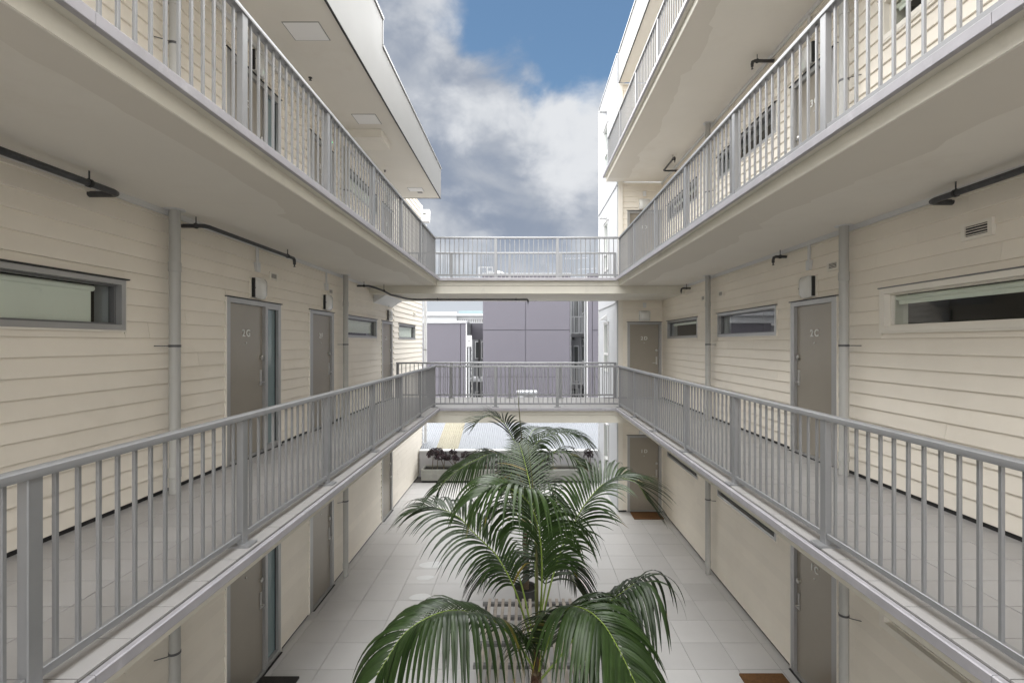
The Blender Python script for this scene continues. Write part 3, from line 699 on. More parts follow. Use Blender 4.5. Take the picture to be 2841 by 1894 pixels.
for lv in (0, 1, 2):
    t = FL[lv]; where = {0: 'at paving level', 1: 'on the middle walkway', 2: 'on the upper walkway'}[lv]
    zl = TOPS[lv] if lv < 2 else 8.52
    downpipe('L', 4.85, .13, t, zl, 'grey plastic downpipe between slit window and unit G door %s' % where, rod_dir=-1)
    downpipe('L', 9.50, .13, t, zl, 'grey plastic downpipe just past unit F door %s' % where, rod_dir=-1)
    downpipe('R', 5.52, .13, t, TOPS[lv], 'pale plastic downpipe right beside unit C door %s' % where, rod_dir=-1)
    downpipe('R', 9.60, .13, t, TOPS[lv], 'pale plastic downpipe between two slit windows %s' % where, rod_dir=-1)
def corner_downpipe():
    x, y = XL + .10, 17.33
    p = thing('downpipe', (x, y, 0), 'tall white downpipe with box rainhead at the end wall corner', 'downpipe')
    build('pipe', MB().tube([(x, y, .05), (x, y, 8.75)], .06, 16), 'white', p, smooth=True)
    build('offset_bend', MB().tube([(x + .01, y - .1, .02), (x + .01, y - .1, .75), (x, y, 1.0)], .07, 14), 'white', p, smooth=True)
    mb = MB(); mb.prism([(-.14, 0), (.14, 0), (.17, .42), (-.17, .42)], -.13, .13, lambda a, b, t: (x + .05 + a, y - .25 + t, 8.78 + b)); rh = build('rainhead', mb, 'white', p)
    build('overflow_slot', MB().box(x + .0, x + .09, y - .386, y - .378, 9.02, 9.05), 'black', rh)
    for z in (1.9, 4.3, 7.4): build('clamp', MB().box(x - .25, x + .07, y - .07, y - .055, z, z + .02), 'steel_dark', p)
corner_downpipe()

# ------------------------------------------------------------------ wall lights, vents, sprinkler pipes
def wall_light(side, s, z, soffit, label, led=False, mirror=False):
    c = FR[side](s, .02, z); t = thing('bulkhead_light', c, label, 'light'); f = FR[side]
    mb = MB(); wb(mb, side, s - .15, s + .15, .012, .0355, z - .14, z + .14); build('back_plate', mb, 'cream_trim', t)
    mb = MB(); wb(mb, side, s - (.145 if side == 'W' else .130), s + (.145 if side == 'W' else -.108), .036, .085 if side == 'W' else .072, z - .128, z + .128); build('housing', mb, 'light_cover' if side == 'W' else 'black', t)
    n = 7; vs = []; mb = MB()
    for i in range(n):                                  # softly domed cover
        for j in range(n):
            u, v = -1 + 2 * i / (n - 1), -1 + 2 * j / (n - 1)
            h = .128 - .05 * max(abs(u), abs(v)) ** 4
            vs.append(f(s + (0 if side == 'W' else .016) + u * (.142 if side == 'W' else .126) * (1 - .06 * abs(v) ** 3), h, z + v * .140 * (1 - .06 * abs(u) ** 3)))
    fs = [(i * n + j, (i + 1) * n + j, (i + 1) * n + j + 1, i * n + j + 1) for i in range(n - 1) for j in range(n - 1)]
    mb.add(vs, fs)
    ring = [i for i in range(n)] + [i * n + n - 1 for i in range(1, n)] + [(n - 1) * n + j for j in range(n - 2, -1, -1)] + [i * n for i in range(n - 2, 0, -1)]
    base = len(mb.v); vv = [Vector(vs[i]) for i in ring]
    o = OUT[side]; mb.v += [tuple(v - o * (v.dot(o) - Vector(f(0, .034, 0)).dot(o))) for v in vv]
    L_ = len(ring); mb.f += [(ring[i], ring[(i + 1) % L_], base + (i + 1) % L_, base + i) for i in range(L_)]
    build('diffuser', mb, 'light_cover', t, smooth=True)
    e = -1 if not mirror else 1
    mb = MB(); wb(mb, side, s + e * .146 - .002, s + e * .146 + .002, .085, .098, z - .015, z + .0); build('catch', mb, 'steel_dark', t)
    if led:
        mb = MB(); mb.tube([f(s + .04, .118, z - .09), f(s + .04, .131, z - .09)], .010, 10); build('indicator_led', mb, 'led', t)
    if soffit:
        mb = MB(); wb(mb, side, s - .016, s + .016, .026, .05, z + .30, soffit - .055); build('conduit', mb, 'white', t)
        mb = MB(); wb(mb, side, s - .04, s + .04, .012, .06, z + .22, z + .345); build('junction_box', mb, 'white', t)
for lv in (0, 1, 2):
    where = {0: 'one storey below 2%s', 1: 'over door 2%s', 2: 'one storey above 2%s'}[lv]
    so = SOF[lv] if lv < 2 else 8.52
    so_l = so if lv < 2 else 8.52
    for (sd, s, u) in (('L', 6.52, 'G'), ('L', 8.80, 'F'), ('L', 12.85, 'E'), ('R', 6.35, 'C'), ('W', 3.25, 'D')):
        if lv == 0 and u != 'D': continue
        soff = {'L': so_l, 'R': SOF[lv], 'W': SOF[lv] - .19}[sd]
        wall_light(sd, s, FL[lv] + 2.23, soff if (sd, u) != ('L', 'E') else (SOF[lv] - .3 if lv == 1 else so), 'white boxy bulkhead light ' + where % u, led=(lv == 2), mirror=(sd == 'R'))
def vent(side, s, z, label, w=.14, h=.07):
    c = FR[side](s, .02, z); t = thing('vent_grille', c, label, 'vent'); f = FR[side]
    mb = MB(); wb(mb, side, s - w, s + w, .012, .046, z + h * .62, z + h); wb(mb, side, s - w, s + w, .012, .046, z - h, z - h * .62)
    wb(mb, side, s - w, s - w * .72, .012, .046, z - h * .62, z + h * .62); wb(mb, side, s + w * .72, s + w, .012, .046, z - h * .62, z + h * .62)
    build('frame', mb, 'cream_trim', t)
    mb = MB(); wb(mb, side, s - w * .72, s + w * .72, .010, .036, z - h * .62, z + h * .62); build('dark_opening', mb, 'black', t)
    for k in range(4):
        zz = z - h * .62 + h * 1.24 * (k + .5) / 4; mb = MB(); wb(mb, side, s - w * .72, s + w * .72, .0365, .049, zz - .003, zz + .002); build('louvre', mb, 'cream_trim', t)
for s, l in ((6.95, 'small louvred vent above the sidelight of door 2G'), (9.0, 'small louvred vent between light of 2F and downpipe')): vent('L', s, FL[1] + 2.45, l, .11, .055)
vent('L', 15.9, FL[1] + 2.44, 'small louvred vent on the end wall above its slit window', .11, .055)
for s, l in ((4.0, 'louvred vent with wide frame above the cream framed slit window'), (5.86, 'louvred vent half hidden behind downpipe by door 2C'), (9.2, 'small louvred vent above the double slit window beyond 2C'), (10.1, 'small louvred vent just past the far downpipe opposite 2F')):
    vent('R', s, FL[1] + 2.43, l, .14 if s < 5 else .11, .07 if s < 5 else .055)

def sprinkler(label, paths, hangers, heads, r=.026):
    p0 = paths[0][0]; t = thing('sprinkler_pipe', p0, label, 'pipe')
    for pts in paths: build('pipe', MB().tube(pts, r, 12), 'black_pipe', t, smooth=True)
    for (x, y, z0, z1) in hangers:
        h = build('hanger_rod', MB().tube([(x, y, z0), (x, y, z1)], .006, 6), 'black_pipe', t)
        build('pipe_ring', MB().tube([(x, y - .012, z0), (x, y + .012, z0)], r + .007, 12), 'black', h)
    for (x, y, z) in heads:
        build('sprinkler_head', MB().lathe([(.020, 0), (.020, -.035), (.010, -.04), (.008, -.065), (.018, -.067), (.018, -.072)], (x, y, z), 10), 'black_pipe', t)
Zp = 5.78; s3 = 5.875
sprinkler('black iron sprinkler pipe with elbow ending above the framed slit window before 2G', [[(-3.35, Y0, Zp), (-3.35, 3.97, Zp), (-3.365, 4.01, Zp), (-3.40, 4.03, Zp), (XL + .01, 4.03, Zp)]], [(-3.35, 2.6, Zp, s3), (-3.35, 3.75, Zp, s3)], [])
sprinkler('black iron sprinkler pipe running over door 2G', [[(XL + .01, 5.12, Zp), (-3.40, 5.12, Zp), (-3.365, 5.13, Zp), (-3.35, 5.17, Zp), (-3.35, 7.07, Zp), (-3.35, 7.10, Zp - .02), (-3.35, 7.105, Zp - .05)]], [(-3.45, 5.12, Zp, s3), (-3.35, 6.9, Zp, s3)], [(-3.35, 7.105, Zp - .05)], .022)
sprinkler('black sprinkler pipe bending down and crossing beneath the upper footbridge', [[(XL + .01, 10.5, Zp), (-3.36, 10.52, Zp), (-3.30, 10.62, Zp - .01), (-3.18, 11.0, Zp - .05), (-3.08, 11.25, Zp - .12), (-2.95, 12.1, 5.655), (-2.85, 12.36, 5.655), (-2.75, 12.40, 5.655), (.08, 12.40, 5.655), (.10, 12.40, 5.64), (.105, 12.40, 5.61)]], [(-3.45, 10.5, Zp, s3), (-3.17, 11.02, Zp - .05, s3), (-2.2, 12.4, 5.655, 5.70), (-.2, 12.4, 5.655, 5.70)], [(.105, 12.40, 5.61)], .022)
sprinkler('black iron sprinkler pipe above the cream framed slit window', [[(3.55, Y0, Zp), (3.55, 4.2, Zp), (3.56, 4.24, Zp), (3.60, 4.26, Zp), (XR - .01, 4.26, Zp)]], [(3.55, 2.4, Zp, s3), (3.55, 4.0, Zp, s3)], [])
sprinkler('short black sprinkler stub on the soffit between 2C light and mid window', [[(XR - .01, 6.95, Zp), (3.60, 6.95, Zp), (3.57, 6.95, Zp - .012), (3.56, 6.95, Zp - .05)]], [(3.66, 6.95, Zp, s3)], [(3.56, 6.95, Zp - .05)], .02)
sprinkler('short black sprinkler stub at the footbridge end over the farthest slit window', [[(XR - .01, 10.95, Zp), (3.58, 10.95, Zp), (3.55, 10.95, Zp - .012), (3.54, 10.95, Zp - .05)]], [(3.66, 10.95, Zp, s3)], [(3.54, 10.95, Zp - .05)], .02)
s4 = 8.875
sprinkler('short black sprinkler stub under the topmost walkway above door 3C', [[(XR - .01, 7.3, s4 - .1), (3.46, 7.3, s4 - .1), (3.43, 7.3, s4 - .115), (3.425, 7.3, s4 - .15)]], [(3.5, 7.3, s4 - .1, s4)], [(3.425, 7.3, s4 - .15)], .024)
sprinkler('L-shaped black sprinkler pipe under the topmost walkway', [[(XR - .01, 11.95, s4 - .1), (3.46, 11.95, s4 - .1), (3.43, 11.92, s4 - .1), (3.43, 11.1, s4 - .1), (3.43, 11.07, s4 - .115), (3.43, 11.065, s4 - .15)]], [(3.43, 11.2, s4 - .1, s4)], [(3.43, 11.065, s4 - .15)], .022)

# ------------------------------------------------------------------ doormats
def mat(x0, x1, y0, y1, mt, label):
    mb = MB(); mb.prism(octa((x1 - x0) / 2, (y1 - y0) / 2, .01), .003, .022, lambda p, q, t: ((x0 + x1) / 2 + p, (y0 + y1) / 2 + q, t))
    tag(build('doormat', mb, mt), label, 'doormat')
mat(2.85, 3.62, 12.55, 13.05, 'coir', 'brown coir doormat lying before door 1D')
mat(2.95, 3.55, 5.95, 6.68, 'coir', 'brown coir doormat lying before door 1C')
mat(-3.55, -3.05, 5.95, 6.62, 'coir_dark', 'black doormat lying before door 1G')

# ------------------------------------------------------------------ planter trough, low wall and corrugated roof behind
def trough():
    x0, x1, y0, y1, h = -3.36, 2.47, 15.9, 16.5, .41
    t = thing('planter_trough', ((x0 + x1) / 2, (y0 + y1) / 2, 0), 'long weathered concrete planter trough on a recessed black base', 'planter')
    mb = MB(); mb.box(x0, x1, y0, y0 + .05, .05, h); mb.box(x0, x1, y1 - .05, y1, .05, h); mb.box(x0, x0 + .05, y0 + .05, y1 - .05, .05, h); mb.box(x1 - .05, x1, y0 + .05, y1 - .05, .05, h); mb.box(x0 + .05, x1 - .05, y0 + .05, y1 - .05, .05, .1)
    build('trough_shell', mb, 'concrete', t)
    build('base', MB().box(x0 + .03, x1 - .03, y0 + .03, y1 - .03, .001, .0495), 'black', t)
    build('soil', MB().box(x0 + .051, x1 - .051, y0 + .051, y1 - .051, .1005, h - .05), 'soil', t)
trough()
pw = thing('parapet_wall', (-.4, 16.62, 0), 'low pale grey wall with white coping behind the trough', 'wall')
build('wall_body', MB().box(XL + .06, 2.515, 16.53, 16.70, 0, .86), 'grey_wall', pw)
build('coping', MB().box(XL + .05, 2.518, 16.50, 16.74, .861, .90), 'white', pw)
build('pilaster', MB().box(2.2, 2.512, 16.505, 16.529, 0, .86), 'grey_wall', pw)
def iron_roof():
    r = thing('corrugated_roof', (0, 19, .85), 'white corrugated iron roof with a yellowed fibreglass strip', 'roof')
    ya, za, yb, zb = 16.76, .86, 21.2, 2.05; pitch = .0762; amp = .011
    def sheet(xa, xb, mat_, lift=0.0):
        n = int((xb - xa) / (pitch / 6)); mb = MB(); vs = []
        for i in range(n + 1):
            x = xa + (xb - xa) * i / n; h = amp * math.sin(2 * math.pi * x / pitch) + lift
            vs += [(x, ya, za + h), (x, yb, zb + h)]
        mb.add(vs, [(2 * i, 2 * i + 2, 2 * i + 3, 2 * i + 1) for i in range(n)])
        o = build('roof_sheet', mb, mat_, r, smooth=True, recalc=False); return o
    x = -5.6
    edges = [-5.6, -4.6, -3.81, -3.04]
    for a, b in zip(edges, edges[1:]): sheet(a, b + .03, 'iron_white', random.uniform(0, .003))
    sheet(-3.04, -2.28, 'fibreglass', .004)
    e = [-2.28 + .762 * k for k in range(10)]
    for a, b in zip(e, e[1:]): sheet(a, b + .03, 'iron_white', random.uniform(0, .003))
    build('ridge_cap', MB().box(-5.6, 4.7, yb - .12, yb + .12, zb + .005, zb + .03), 'iron_white', r)
    mb = MB(); mb.prism([(ya + .05, za - .03), (yb, zb - .03), (yb, -.3), (ya + .05, -.3)], -5.55, 4.6, lambda p, q, t: (t, p, q)); build('shed_body', mb, 'grey_wall', r)
iron_roof()

def rosette_plant(x, y, z, heads, label, seed):
    rnd = random.Random(seed); t = thing('succulent_plant', (x, y, z), label, 'plant', 'dark succulents growing in the trough')
    bases = {}
    mb = MB(); fs = MB(); shade = []
    for (bx, hx, hy, hz, r) in heads:
        b = Vector((x + bx, y + rnd.uniform(-.05, .05), z - .04)); c = Vector((x + hx, y + hy, z + hz))
        m = (b + c) / 2 + Vector(((bx - hx) * .15, 0, -.02))
        pts = [b, m, c - Vector((0, 0, r * .5))]
        build('stem', MB().tube(pts, [.014, .012, .010], 7), 'stem', t, smooth=True)
        # one bushy head = many leaf rosettes over a rounded mass
        nros = int(75 * (r / .2) ** 2)
        for k in range(nros):
            u = rnd.uniform(-.55, 1); a = rnd.uniform(0, 6.283); q = math.sqrt(max(0, 1 - u * u)); rr = r * rnd.uniform(.72, 1.05)
            n = Vector((q * math.cos(a), q * math.sin(a), u)); p = c + Vector((n.x * rr, n.y * rr, n.z * rr * .85))
            ax = (n + Vector((rnd.uniform(-.4, .4), rnd.uniform(-.4, .4), .35))).normalized(); e1 = ax.orthogonal().normalized(); e2 = ax.cross(e1)
            sz = rnd.uniform(.038, .066); tone = rnd.uniform(0, .9)
            for j in range(9):
                b_ = 2 * math.pi * j / 9 + rnd.uniform(-.2, .2); d = (e1 * math.cos(b_) + e2 * math.sin(b_)); w = ax.cross(d)
                l = sz * rnd.uniform(.8, 1.15); lift = rnd.uniform(.1, .5)
                p1 = p + d * l * .55 + ax * l * lift; p2 = p + d * l + ax * l * (lift - .1)
                n0 = len(fs.v); fs.v += [tuple(p), tuple(p1 + w * l * .24), tuple(p2), tuple(p1 - w * l * .24)]; fs.f.append((n0, n0 + 1, n0 + 2, n0 + 3))
                tt = min(1, max(0, tone + rnd.uniform(-.15, .15) + (.1 if rnd.random() < .05 else 0))); shade += [tt * .6, tt, tt, tt]
    me = fs.mesh('rosettes', 'aeonium', recalc=False); at_ = me.attributes.new('shade', 'FLOAT', 'POINT'); at_.data.foreach_set('value', shade)
    tag(link('rosettes', me, t), kind='stuff')
zs_ = .36
rosette_plant(-2.88, 16.2, zs_, [(-.16, -.14, 0, .50, .20), (.22, .10, .02, .44, .20), (.0, .02, .03, .56, .15), (.22, .25, 0, .38, .12)], 'largest dark purple succulent with two bare leaning stems', 1)
rosette_plant(-2.38, 16.2, zs_, [(.12, .0, 0, .40, .15), (.12, .02, 0, .56, .11), (.1, .12, .02, .36, .10), (.08, -.13, 0, .36, .10)], 'pyramidal dark purple succulent on one leaning stem', 2)
rosette_plant(-1.88, 16.2, zs_, [(.05, -.06, 0, .46, .15), (.08, .10, .02, .38, .13), (.06, .22, 0, .34, .08)], 'lopsided dark purple succulent partly behind a palm frond', 3)
rosette_plant(-1.28, 16.2, zs_, [(.0, 0, 0, .53, .15), (.02, .08, .02, .40, .10)], 'dark purple succulent with only its head above the frond', 4)
rosette_plant(2.16, 16.2, zs_, [(.03, -.02, 0, .56, .13), (.03, .06, 0, .44, .09), (.02, -.1, 0, .42, .07)], 'small dark succulent on a single straight stem by the white block', 5)

# ------------------------------------------------------------------ slatted bench under the palms
def bench():
    b = thing('slatted_bench', (.1, 6.6, 0), 'weathered timber slatted platform bench on dark steel bars', 'bench')
    slat = MB().box(-.023, .023, -1.35, 1.35, -.028, 0).mesh('slat', 'timber')
    for k in range(13): link('slat', slat, b, (-.55 + k * .108, 6.55, .405 + random.uniform(-.003, .003)))
    bar = MB().box(-.68, .84, -.03, .03, -.05, 0).mesh('steel_bar', 'bench_steel')
    for y in (5.5, 6.34, 6.80, 7.45, 7.84): link('steel_bar', bar, b, (.02, y, .374))
    leg = MB().box(-.025, .025, -.025, .025, 0, .325).mesh('leg', 'steel_dark')
    for x in (-.6, .78):
        for y in (5.5, 6.8, 7.84): link('leg', leg, b, (x, y, .001))
bench()

# ------------------------------------------------------------------ palms
def catmull(pts, n):
    P = [Vector(p) for p in pts]; P = [P[0] * 2 - P[1]] + P + [P[-1] * 2 - P[-2]]
    out = []; m = len(P) - 3
    for i in range(n):
        u = i / (n - 1) * m; k = min(int(u), m - 1); t = u - k; a, b, c, d = P[k:k + 4]
        out.append(.5 * ((2 * b) + (c - a) * t + (2 * a - 5 * b + 4 * c - d) * t * t + (3 * b - a - 3 * c + d) * t ** 3))
    # resample by arc length
    L = [0]
    for i in range(1, n): L.append(L[-1] + (out[i] - out[i - 1]).length)
    res = []; j = 0
    for i in range(n):
        s = L[-1] * i / (n - 1)
        while j < n - 2 and L[j + 1] < s: j += 1
        f = (s - L[j]) / max(1e-9, L[j + 1] - L[j]); res.append(out[j].lerp(out[j + 1], min(1, max(0, f))))
    return res, L[-1]
def frond(palm, pts, t0=.28, leaf=.75, droop=2.2, roll=0.0, tone=.45, yellow=.01, spacing=.039, side_hint=None, lift=.25, w0=.036, r0=.013, splay=1.0, seed=0, fwd=.55):
    rnd = random.Random(seed); n = 90; sp, LEN = catmull(pts, n)
    ro = build('frond', MB().tube(sp[::2] + [sp[-1]], [r0 * (1 - .78 * (i / 45)) for i in range(46)], 7), 'rachis', palm, smooth=True)
    mb = MB(); shade = []
    nl = max(8, int(LEN * (1 - t0) / spacing)); prevS = None
    G = Vector((0, 0, -1))
    for sgn in (-1, 1):
        for k in range(nl):
            t = t0 + (1 - t0) * (k + rnd.uniform(.2, .8) * .5 + (.25 if sgn > 0 else 0)) / nl; t = min(t, .999)
            i = t * (n - 1); a = int(i); p = sp[a].lerp(sp[min(a + 1, n - 1)], i - a)
            T = (sp[min(a + 2, n - 1)] - sp[max(a - 2, 0)]).normalized()
            S = side_hint.copy() if side_hint else T.cross(Vector((0, 0, 1)))
            S = (S - T * S.dot(T))
            if S.length < .25 and prevS: S = prevS - T * prevS.dot(T)
            S.normalize(); prevS = S.copy(); U = S.cross(T).normalized()
            if U.z < 0 and not side_hint: U = -U
            q = (t - t0) / (1 - t0)
            prof = min(1, .62 + 1.1 * q) if q < .45 else 1.0 - .50 * ((q - .45) / .55) ** 1.8
            Lf = leaf * prof * rnd.uniform(.93, 1.06)
            fw = fwd + 1.2 * q ** 2.2
            d = (S * sgn * splay * math.cos(roll * sgn) + T * fw + U * (lift + rnd.uniform(-.06, .06)) ).normalized()
            N_ = 9; step = Lf / N_; width = w0 * (.62 + .38 * prof) * rnd.uniform(.9, 1.08)
            dr = droop * rnd.uniform(.85, 1.15); pp = p.copy(); base = len(mb.v)
            tn = min(1, max(0, tone + rnd.uniform(-.28, .28))); tn = tn * .93
            if rnd.random() < yellow: tn = rnd.uniform(.96, 1)
            tipu = rnd.uniform(.84, 1.0) if rnd.random() < .22 else 2
            Wv = (T - d * T.dot(d)).normalized()
            for m_ in range(N_ + 1):
                u = m_ / N_
                w = width * (min(1, .25 + u * 5) if u < .15 else (1 - ((u - .15) / .85) ** 2.4) if u < .97 else .03)
                Wv = (Wv - d * Wv.dot(d)); Wv = Wv.normalized() if Wv.length > 1e-4 else d.orthogonal().normalized()
                nrm = Wv.cross(d).normalized()
                mb.v += [tuple(pp - Wv * w / 2), tuple(pp - nrm * w * .13), tuple(pp + Wv * w / 2)]
                e = .06 if u < .15 else 0
                if u > tipu: shade += [.98, .98, .98]
                else: shade += [tn, min(.93, tn + .12) if tn < .93 else tn, tn]
                if m_ < N_:
                    pp = pp + d * step; g = dr * step * (1 - (d.dot(G)) ** 2 * .5) * (.55 + u)
                    d = (d + G * g).normalized()
            mb.f += [(base + 3 * i + c, base + 3 * i + c + 1, base + 3 * i + c + 4, base + 3 * i + c + 3) for i in range(N_) for c in (0, 1)]
    me = mb.mesh('leaflets', 'frond', smooth=False, recalc=False)
    me.polygons.foreach_set('use_smooth', [True] * len(me.polygons))
    at_ = me.attributes.new('shade', 'FLOAT', 'POINT'); at_.data.foreach_set('value', shade)
    tag(link('leaflets', me, ro), kind='stuff'); return ro
def A(*ps): return [at(*p) for p in ps]
def palm(x, y, top, spear_pts, label, seed):
    p = thing('palm_tree', (x, y, 0), label, 'palm', 'feather palms in the courtyard'); rnd = random.Random(seed)
    pts = []; rs = []
    for k in range(26):
        u = k / 25; pts.append((x + .012 * math.sin(u * 3), y, .02 + (top - .02) * u)); rs.append(.062 - .014 * u + (.004 if k % 3 == 0 else 0))
    build('trunk', MB().tube(pts, rs, 14), 'trunk', p, smooth=True)
    mb = MB(); ring = []
    for k in range(16):
        u = k / 15; ring.append(.055 - .028 * u + rnd.uniform(-.004, .005))
    fb = build('crown_fibre', MB().tube([(x + rnd.uniform(-.006, .006), y, top - .15 + .5 * k / 15) for k in range(16)], ring, 12), 'fibre', p, smooth=True)
    mb = MB()
    for k in range(70):
        a = rnd.uniform(0, 6.283); z = top - .12 + rnd.uniform(0, .40); r = .048 - .03 * max(0, (z - top + .12) / .5)
        c = Vector((x + math.cos(a) * r, y + math.sin(a) * r, z)); o = Vector((math.cos(a), math.sin(a), rnd.uniform(-.3, 1.2))) * rnd.uniform(.03, .08)
        s = Vector((-math.sin(a), math.cos(a), rnd.uniform(-.5, .5))) * .005
        mb.add([c - s, c + s, c + o], [(0, 1, 2)])
    tag(build('loose_fibres', mb, 'fibre', fb, recalc=False), kind='stuff')
    sp, L = catmull(spear_pts, 40)
    build('spear_leaf', MB().tube(sp, [max(.0025, .024 * (1 - (i / 39)) ** .75) for i in range(40)], 8), 'spear', p, smooth=True)
    return p
B1 = (1487, 1855, 5.4); b1 = at(*B1)
pa = palm(b1.x, 5.4, b1.z, A((1487, 1850, 5.4), (1489, 1650, 5.4), (1487, 1480, 5.42), (1478, 1350, 5.45), (1464, 1235, 5.5)), 'large dark green feather palm rising through the slatted bench', 5)
fr = [
 dict(pts=A((1484,1860,5.4),(1440,1790,5.2),(1377,1725,4.95),(1321,1702,4.75),(1268,1692,4.6),(1215,1700,4.45),(1151,1732,4.3),(1109,1770,4.2),(1079,1817,4.1),(1045,1872,4.0)), t0=.20, leaf=.90, droop=5.0, tone=.50, lift=.35, w0=.046, spacing=.036),
 dict(pts=A((1491,1870,5.4),(1522,1775,5.15),(1552,1708,4.95),(1587,1682,4.8),(1630,1693,4.6),(1662,1718,4.45),(1688,1750,4.35),(1722,1811,4.2),(1762,1894,4.05),(1790,1960,3.95)), t0=.16, leaf=.88, droop=3.8, tone=.62, lift=.3, w0=.046, spacing=.036),
 dict(pts=A((1494,1890,5.4),(1560,1812,5.42),(1641,1708,5.4),(1707,1656,5.35),(1745,1628,5.3),(1773,1612,5.25),(1795,1616,5.2)), t0=.34, leaf=1.35, droop=6.0, tone=.36, lift=.15, w0=.050, spacing=.044, fwd=.25),
 dict(pts=A((1490,1800,5.4),(1522,1640,5.5),(1557,1523,5.65),(1573,1487,5.7),(1593,1449,5.8),(1614,1411,5.85),(1639,1377,5.9),(1667,1347,5.95),(1700,1329,6.0),(1736,1328,6.05),(1769,1342,6.1),(1795,1385,6.1)), t0=.30, leaf=.80, droop=2.0, tone=.50, lift=.45),
 dict(pts=A((1487,1800,5.4),(1502,1640,5.25),(1500,1510,5.15),(1482,1425,4.95),(1452,1378,4.8),(1412,1354,4.7),(1372,1352,4.6),(1335,1372,4.5)), t0=.32, leaf=.92, droop=5.5, tone=.85, lift=.35, w0=.044, spacing=.037, splay=.65),
 dict(pts=A((1480,1800,5.4),(1430,1640,5.5),(1380,1545,5.6),(1345,1507,5.65),(1309,1472,5.7),(1278,1438,5.75),(1243,1418,5.8),(1207,1407,5.8),(1176,1408,5.8),(1145,1420,5.8)), t0=.30, leaf=.84, droop=2.6, tone=.40, lift=.30),
 dict(pts=A((1487,1750,5.45),(1484,1500,5.9),(1478,1410,6.1),(1472,1360,6.25),(1462,1308,6.45),(1450,1262,6.7),(1440,1228,7.0)), t0=.30, leaf=.46, droop=1.2, tone=.70, lift=.10, side_hint=Vector((1,0,0)), w0=.022, fwd=.3, spacing=.036),
 dict(pts=A((1482,1780,5.4),(1440,1600,6.0),(1405,1545,6.3),(1370,1560,6.5),(1335,1615,6.6)), t0=.35, leaf=.72, droop=3.5, tone=.15),
 dict(pts=A((1490,1780,5.4),(1518,1600,5.9),(1543,1545,6.2),(1572,1568,6.4),(1598,1625,6.5)), t0=.35, leaf=.70, droop=3.5, tone=.20),
]
for i, f in enumerate(fr): frond(pa, seed=100 + i, **f)
B2 = (1457, 1490, 8.5); b2 = at(*B2)
pb = palm(b2.x, 8.5, b2.z, A((1457, 1480, 8.5), (1455, 1350, 8.5), (1449, 1245, 8.5), (1440, 1140, 8.5), (1433, 1040, 8.5)), 'feather palm with tall thin spear leaf standing behind the larger palm', 6)
fr = [
 dict(pts=A((1456,1470,8.5),(1447,1330,8.5),(1439,1250,8.45),(1424,1219,8.4),(1406,1183,8.3),(1388,1163,8.25),(1365,1154,8.2),(1337,1160,8.1),(1318,1178,8.05)), t0=.40, leaf=.62, droop=1.6, tone=.30, w0=.032),
 dict(pts=A((1455,1470,8.5),(1440,1330,8.3),(1421,1285,8.15),(1406,1268,8.05),(1368,1257,7.9),(1324,1273,7.75),(1278,1298,7.6),(1233,1334,7.5),(1215,1358,7.4)), t0=.32, leaf=.80, droop=3.4, tone=.42, w0=.038),
 dict(pts=A((1459,1460,8.5),(1464,1300,8.6),(1476,1248,8.7),(1501,1217,8.75),(1532,1201,8.75),(1563,1197,8.75),(1596,1203,8.7),(1624,1219,8.7),(1640,1240,8.7)), t0=.38, leaf=.70, droop=3.0, tone=.45, w0=.036),
 dict(pts=A((1459,1470,8.5),(1478,1330,8.3),(1501,1283,8.2),(1527,1260,8.1),(1552,1252,8.05),(1583,1263,8.0),(1608,1286,7.9),(1625,1318,7.9)), t0=.35, leaf=.66, droop=3.4, tone=.28, yellow=.03, w0=.034),
 dict(pts=A((1458,1450,8.5),(1464,1250,9.2),(1473,1201,9.5),(1491,1187,9.8),(1522,1192,10.0)), t0=.45, leaf=.55, droop=2.0, tone=.45, w0=.028),
 dict(pts=A((1456,1470,8.5),(1436,1360,8.2),(1424,1310,7.9),(1416,1318,7.7),(1410,1350,7.6)), t0=.35, leaf=.55, droop=5, tone=.5, yellow=.30, w0=.03),
 dict(pts=A((1459,1470,8.5),(1484,1380,8.2),(1510,1340,8.0),(1530,1350,7.9),(1545,1390,7.8)), t0=.35, leaf=.55, droop=4, tone=.3, yellow=.12, w0=.03),
 dict(pts=A((1456,1480,8.5),(1430,1420,8.8),(1405,1395,9.0),(1380,1405,9.1),(1355,1440,9.2)), t0=.3, leaf=.6, droop=3.4, tone=.2),
 dict(pts=A((1458,1460,8.5),(1456,1330,9.0),(1452,1270,9.4),(1446,1240,9.7)), t0=.35, leaf=.62, droop=1.4, tone=.55, side_hint=Vector((1,0,0)), w0=.03, fwd=.3),
]
for i, f in enumerate(fr): frond(pb, seed=200 + i, **f)
for (x, y, l) in ((b1.x, 5.4, 'round charcoal pot holding the larger palm'), (b2.x, 8.5, 'round charcoal pot holding the palm with the spear leaf')):
    t = thing('plant_pot', (x, y, 0), l, 'pot')
    build('pot_shell', MB().lathe([(.16, .001), (.20, .28), (.21, .30), (.19, .30), (.18, .26)], (x, y, 0), 24), 'pot', t, smooth=True)
    build('soil', MB().lathe([(.178, .255), (.178, .270)], (x, y, 0), 24), 'soil', t)

